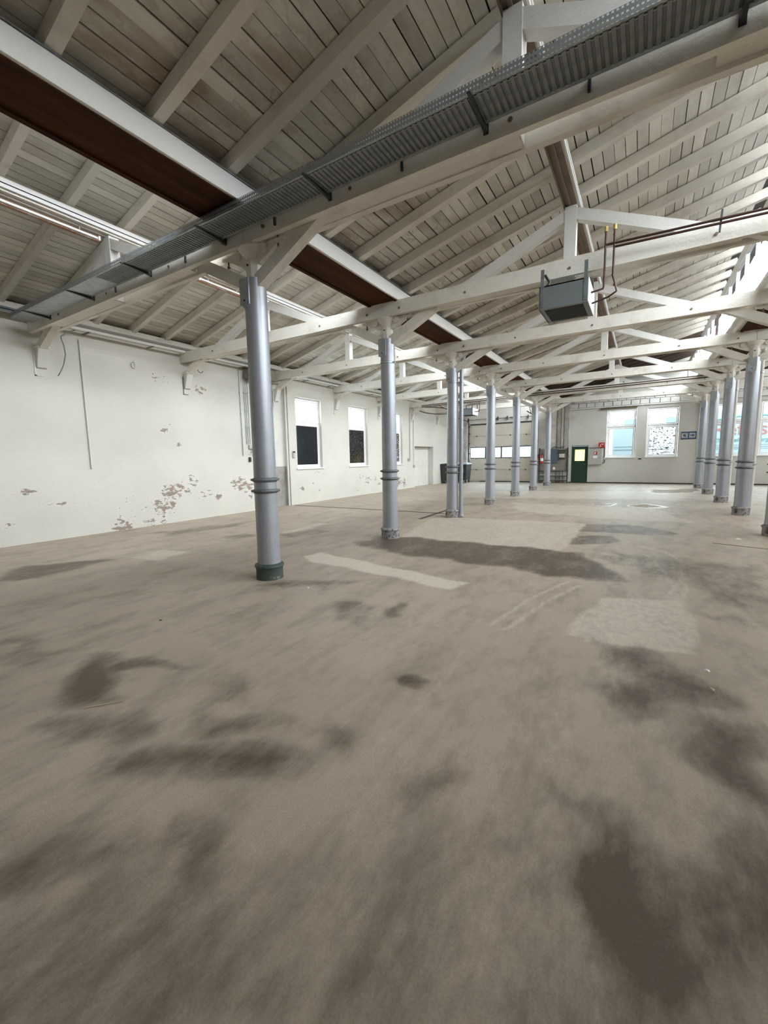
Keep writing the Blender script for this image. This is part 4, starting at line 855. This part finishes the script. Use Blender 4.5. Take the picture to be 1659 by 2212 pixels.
hose = [(-9.82, 4.42, 4.19), (-9.80, 4.26, 4.11), (-9.80, 4.13, 4.0), (-9.8, 4.14, 3.92), (-9.8, 4.16, 3.86), (-9.8, 4.18, 3.67), (-9.8, 4.13, 3.47), (-9.8, 4.07, 3.33), (-9.8, 4.01, 3.23)]
tag(obj('hanging_cable', MB().tube(hose, .011, 7), 'galv_dark'), 'dark loose cable dangling down the left wall near the first corbel', 'cable')
ring = [(-9.75, 7.2+.085*math.cos(a), 3.88+.10*math.sin(a)) for a in [math.radians(60+k*15) for k in range(19)]]
ring = [(-9.78, 7.08, 4.19), (-9.75, 7.14, 4.02)]+ring
tag(obj('hook_ring', MB().tube(ring, .009, 7), 'steel_dark'), 'open dark ring hanging by the second corbel', 'hook')
tag(obj('wall_mark', MB().tube([(XW+.012, 5.6+.05*math.cos(k*.6), 3.72+.07*math.sin(k*.6)) for k in range(10)]+[(XW+.012, 5.63, 3.85)], .006, 5), 'galv'), 'pale loop of wire painted over on the left wall', 'wire')

# ------------------------------------------------------------ back wall furniture
sh = thing('shelf_stand', 'green framed wall shelf with a grey board and dark panel', 'shelf', (-4.15, YB-.42, 0))
for x in (-.72, .72): obj('post', MB().box(x-.035, x+.035, -.03, .03, 0, 1.9), 'green_frame', sh)
for z in (.12, .36, .62): obj('shelf_rail', MB().box(-.68, .68, -.03, .0, z, z+.045), 'green_frame', sh); 
for z in (.12, .36): obj('shelf_board', MB().box(-.68, .68, .0, .22, z+.02, z+.04), 'pale_wall', sh)
obj('back_board', MB().box(-.68, .68, .02, .05, .68, 1.86), 'board_grey', sh)
obj('distribution_panel', MB().box(-.13, .22, -.06, .02, 1.08, 1.84), 'panel_blue', sh, bevel=.01)
for z in (1.30, 1.62, 1.74): obj('shelf_ledge', MB().box(.24, .60, -.09, .02, z, z+.03), 'steel_dark', sh)
obj('small_box', MB().box(.30, .56, -.05, .02, 1.38, 1.58), 'pale_wall', sh); obj('small_box', MB().box(.0, .10, -.05, .02, .72, .86), 'sign_white', sh)
for z in (1.92, 1.97): obj('cable', MB().tube([(-.1, 0, z-.05), (.1, -.02, z), (.3, 0, z-.04), (.55, -.01, z)], .012, 5), 'black', sh)
fe = thing('fire_extinguisher', 'red fire extinguisher hung left of the shelf stand', 'extinguisher', (-4.72, YB-.52, 1.06))
obj('cylinder', MB().lathe([(.06, 0), (.078, .02), (.078, .40), (.05, .47), (.02, .49)], 16), 'red', fe); obj('label_band', MB().lathe([(.079, .14), (.079, .30)], 16), 'sign_white', fe)
obj('valve', MB().tube([(0, 0, .48), (0, 0, .54)], .02).beam((-.06, 0, .55), (.05, 0, .56), .02, .015), 'black', fe); obj('hose', MB().tube([(0, 0, .52), (.09, -.02, .46), (.10, -.02, .2)], .010), 'black', fe)
hb = thing('hazard_bag', 'orange and red box left of the fire extinguisher', 'box', (-4.93, YB-.30, 1.1))
obj('body', MB().box(-.07, .07, -.06, .06, 0, .28), 'orange', hb, bevel=.02); obj('cap', MB().box(-.07, .07, -.06, .06, .28, .48), 'red', hb, bevel=.02)
ab = thing('alarm_button', 'round red alarm button between shelf stand and green door', 'button', (-3.41, YB-.22, 1.43))
obj('base', MB().box(-.04, .04, -.02, .018, -.05, .05), 'red', ab, bevel=.01); obj('knob', MB().tube([(0, -.02, 0), (0, -.05, 0)], .028, 14), 'sign_white', ab)
ca = thing('hose_cabinet', 'grey wall cabinet with red fire stickers beside the green door', 'cabinet', (-2.145, YB-.22, .97))
obj('body', MB().box(-.335, .335, 0, .22, 0, .86), 'box_grey', ca, bevel=.01); obj('top_ledge', MB().box(-.35, .35, -.02, .22, .865, .885), 'steel_dark', ca)
obj('cabinet_door', MB().box(-.32, .32, -.015, .0, .02, .84), 'box_grey', ca, bevel=.006)
st = obj('fire_sticker', MB().box(-.06, .10, -.019, -.015, .52, .68), 'red', ca); obj('flame_mark', MB().prism([(-.03, .55), (.01, .55), (.02, .60), (.04, .60), (.04, .65), (-.03, .65)], -.021, -.019), 'sign_white', st)
obj('paper_label', MB().box(-.085, .11, -.019, -.015, .35, .46), 'sign_white', ca); obj('lock', MB().tube([(-.29, -.03, .42), (-.29, -.015, .42)], .015), 'galv', ca)
rs = thing('fire_sign', 'square red fire hose sign above the grey cabinet', 'sign', (-1.86, YB-.24, 1.83))
obj('plate', MB().box(-.14, .14, 0, .008, 0, .28), 'red', rs)
obj('hose_symbol', MB().tube([(.0+.055*math.cos(a), -.004, .15+.055*math.sin(a)) for a in [k*.5 for k in range(11)]], .010, 6).tube([(-.10, -.004, .04), (-.05, -.004, .11)], .012, 6).tube([(.06, -.004, .17), (.09, -.004, .24)], .010, 6), 'sign_white', rs)
fp = thing('wall_pipe', 'dark red pipe with bent foot between cabinet and first back window', 'pipe', (-1.75, YB-.04, 1.05))
obj('pipe', MB().tube([(-.06, 0, 0.0), (0, 0, .0), (.04, 0, .04), (.04, 0, .22), (.02, 0, .30), (.02, 0, .85)], .018), 'copper', fp); obj('joint', MB().lathe([(.03, .2), (.03, .28)], 10, c=(.03, 0)), 'pipe_white', fp)
tag(obj('curtain_rail', MB().box(-2.0, -.36, YB-.11, YB-.05, 3.79, 3.86), 'rail_brown'), 'brown wooden rail above the first back window', 'rail')
tag(obj('socket_strip', MB().box(-.22, -.08, YB-.04, YB, 1.22, 1.27), 'black', bevel=.008), 'small black socket between the first two back windows', 'socket')
sg = thing('direction_sign', 'blue framed sign with a figure and an arrow on the back wall', 'sign', (1.78, YB-.02, 2.14))
obj('plate', MB().box(-.30, .30, 0, .015, 0, .36), 'sign_blue', sg); obj('field', MB().box(-.28, -.03, -.004, 0, .065, .295), 'box_grey', sg); obj('field', MB().box(.02, .26, -.004, 0, .065, .295), 'box_grey', sg)
obj('arrow', MB().prism([(.04, .165), (.14, .165), (.14, .12), (.245, .185), (.14, .25), (.14, .205), (.04, .205)], -.008, -.004), 'sign_blue', sg)
obj('figure_mark', MB().prism([(-.20, .10), (-.16, .15), (-.12, .10), (-.09, .12), (-.13, .18), (-.08, .22), (-.14, .22), (-.16, .27), (-.18, .22), (-.24, .21), (-.19, .17)], -.008, -.004), 'sign_blue', sg)
wlp = thing('bulkhead_lamp', 'small round white wall lamp between the sign and lettered windows', 'lamp', (2.42, YB-.001, 1.62))
obj('base', MB().tube([(0, 0, 0), (0, -.03, 0)], .07, 16), 'galv', wlp); obj('dome', MB().tube([(0, -.03, 0), (0, -.06, 0), (0, -.085, 0)], .055, 16), 'frame_white', wlp)
tag(obj('vertical_duct', MB().box(2.20, 2.34, YB-.12, YB-.032, 0, 3.87), 'pale_wall'), 'pale vertical duct on the back wall behind the right column row', 'duct')
# bins
def bin_(x, y, lab, rz, sticker):
    t = thing('wheeled_bin', lab, 'bin', (x, y, 0), None, rz)
    b = MB(); b.v = [(-.29,-.36,.16),(.29,-.36,.16),(.29,.34,.16),(-.29,.34,.16),(-.34,-.44,1.02),(.34,-.44,1.02),(.34,.42,1.02),(-.34,.42,1.02)]
    b.f = [(0,3,2,1),(4,5,6,7),(0,1,5,4),(1,2,6,5),(2,3,7,6),(3,0,4,7)]; obj('body', b, 'bin', t, bevel=.02)
    obj('rim', MB().box(-.36, .36, -.46, .44, 1.02, 1.07), 'bin', t, bevel=.01)
    obj('lid', MB().prism([(-.44, 1.07), (.46, 1.07), (.46, 1.13), (-.30, 1.19), (-.44, 1.12)], -.35, .35, 'x'), 'bin' if not sticker else 'bin_lid', t, bevel=.015)
    for px in (-.24, .24):
        for py in (-.26, .26):
            wh = obj('wheel', MB().tube([(px-.025, py, .075), (px+.025, py, .075)], .075, 14), 'rubber', t); obj('fork', MB().box(px-.035, px+.035, py-.03, py+.03, .12, .17), 'galv_dark', wh)
    obj('handle', MB().tube([(-.25, -.47, .98), (-.25, -.50, .99), (.25, -.50, .99), (.25, -.47, .98)], .014), 'black', t)
    if sticker: obj('sticker', MB().box(.02, .16, -.440, -.425, .62, .86), 'orange', t)
    return t
bin_(-9.02, 24.25, 'dark wheeled bin with grey lid and orange sticker by the overhead door', 0, True)
bin_(-9.52, 23.35, 'black bin against the left wall, mostly hidden by the third column', math.pi/2, False)
tag(obj('wall_hook', MB().tube([(-9.5, YB-.25, 1.35), (-9.5, YB-.25, 1.75), (-9.25, YB-.25, 1.76), (-9.24, YB-.25, 1.5)], .012, 6), 'galv_dark'), 'bent grey rod on the pier above the wheeled bin', 'rod')

# ------------------------------------------------------------ litter on the floor
tag(obj('wood_sliver', MB().beam((-2.86, 1.12, .004), (-2.71, 1.285, .012), .007, .004, seg=4, jit=.001), 'stick'), 'thin pale sliver of wood lying on the near floor', 'stick')
def chip(x, y, lab, s=.02, mat='sign_white'):
    b = MB(); b.v = [(-s, -s*.4, 0), (s*.8, -s*.6, 0), (s, s*.5, 0), (-s*.6, s*.7, 0), (0, 0, s*.5)]; b.f = [(0,3,2,1), (0,1,4), (1,2,4), (2,3,4), (3,0,4)]
    tag(obj('paper_scrap', b, mat, None, (x, y, 0)), lab, 'scrap')
chip(-3.30, 3.71, 'white scrap on the floor right of the nearest column'); chip(.44, 3.56, 'crumpled pale scrap right of the pale floor patch', .025); chip(.43, 3.28, 'brown scrap on the right floor', .03, 'stick')
chip(-2.15, 10.2, 'tiny white scrap far across the floor', .02); chip(1.46, 9.43, 'white scrap before the column at the right edge', .05); chip(-3.86, 2.22, 'small dark green scrap on the left floor', .02, 'collar_green')

# ------------------------------------------------------------ outside
tag(obj('yard_ground', MB().box(-40, 40, YB+.31, 70, -.12, -.02), 'ext_ground'), 'paved yard outside the back wall windows', 'ground')['kind'] = 'structure'
tl = thing('trailer', 'white lorry trailer with red lettering outside the back windows', 'trailer', (6.2, 30.6, 0))
obj('body', MB().box(-4.2, 4.2, -.5, 2.0, 1.05, 3.75), 'ext_white', tl); obj('underframe', MB().box(-4.1, 4.1, -.3, 1.8, .75, 1.05), 'ext_line', tl)
for z in (1.66, 1.75, 1.86): obj('seam', MB().box(-4.2, 4.2, -.515, -.5, z, z+.025), 'ext_line', tl)
for x in (-2.9, -1.8, 2.4):
    for y in (-.2, 1.7): obj('wheel', MB().tube([(x, y-.14, .46), (x, y+.14, .46)], .47, 20), 'rubber', tl)
gc = [(-3.4, -.52, 3.12), (-2.8, -.52, 3.28), (-2.2, -.52, 3.38), (-1.6, -.52, 3.42), (-1.0, -.52, 3.41), (-.4, -.52, 3.34), (.3, -.52, 3.2)]
obj('green_stripe', MB().tube(gc, .035, 6), 'letter_green', tl)
def put_text(s, size, x, z, mat, shear=0.0):
    me = text_mesh(s, size, .01, 'lettering', shear); me.materials.append(M[mat])
    obj('lettering', me, None, tl, (x-6.2, -.515, z), (math.pi/2, 0, 0))
put_text('Ref', .98, 3.17, 2.40, 'letter_red'); put_text('se', .98, 5.12, 2.40, 'letter_red')
put_text('Das', .30, 3.30, 2.05, 'letter_teal', .2); put_text('leiko', .30, 4.02, 2.05, 'letter_teal', .2); put_text('erg', .30, 5.15, 2.05, 'letter_teal', .2)
vn = thing('box_van', 'pale box body parked outside the first back window', 'van', (-.6, 29.2, 0))
obj('body', MB().box(-1.0, 2.2, 0, 2.2, .5, 2.95), 'ext_white', vn); obj('rub_rail', MB().box(-.9, 1.8, -.02, 0, 1.72, 1.76).box(1.05, 1.09, -.02, 0, 1.9, 2.5).box(-.9, 1.07, -.015, 0, 1.9, 1.93), 'ext_line', vn)
for x in (-.5, 1.7): obj('wheel', MB().tube([(x, .05, .38), (x, .3, .38)], .38, 18), 'rubber', vn)
tag(obj('yard_post', MB().tube([(-1.93, 28.6, -.02), (-1.93, 28.6, 2.75)], .07, 10), 'ext_yellow'), 'yellow post outside the first back window', 'post')
bl = thing('yard_building', 'pale building across the yard behind the back windows', 'building', (0, 44, 0))
obj('wall', MB().box(-26, 26, 0, 6, -.02, 5.6), 'ext_grey', bl)
for k in range(16):
    x = -23+k*3.05
    for z in (3.4,):
        w_ = obj('window', MB().box(x, x+1.3, -.03, 0, z, z+1.2), 'frame_white', bl); obj('pane', MB().box(x+.08, x+1.22, -.04, -.03, z+.08, z+1.12), 'ext_blue', w_)
bp = thing('brick_building', 'red brick building beyond the overhead door panes', 'building', (-12, 36, 0))
obj('wall', MB().box(-4, 3.4, 0, 4, -.02, 4.4), 'ext_brick', bp); obj('doorway', MB().box(-.5, 1.4, -.03, 0, -.02, 2.6), 'ext_grey', bp)
for y, lb in ((12.85, 'first'), (16.1, 'second'), (19.3, 'third')):
    t = tag(obj('brick_pier', MB().box(-11.2, -10.75, y, y+.8, -.02, 4.6), 'ext_brick'), 'brick pier outside the '+lb+' left wall window', 'pier')
for nm_ in ('x',):
    m_ = bpy.data.meshes.get(nm_)
    if m_ and m_.users == 0: bpy.data.meshes.remove(m_)
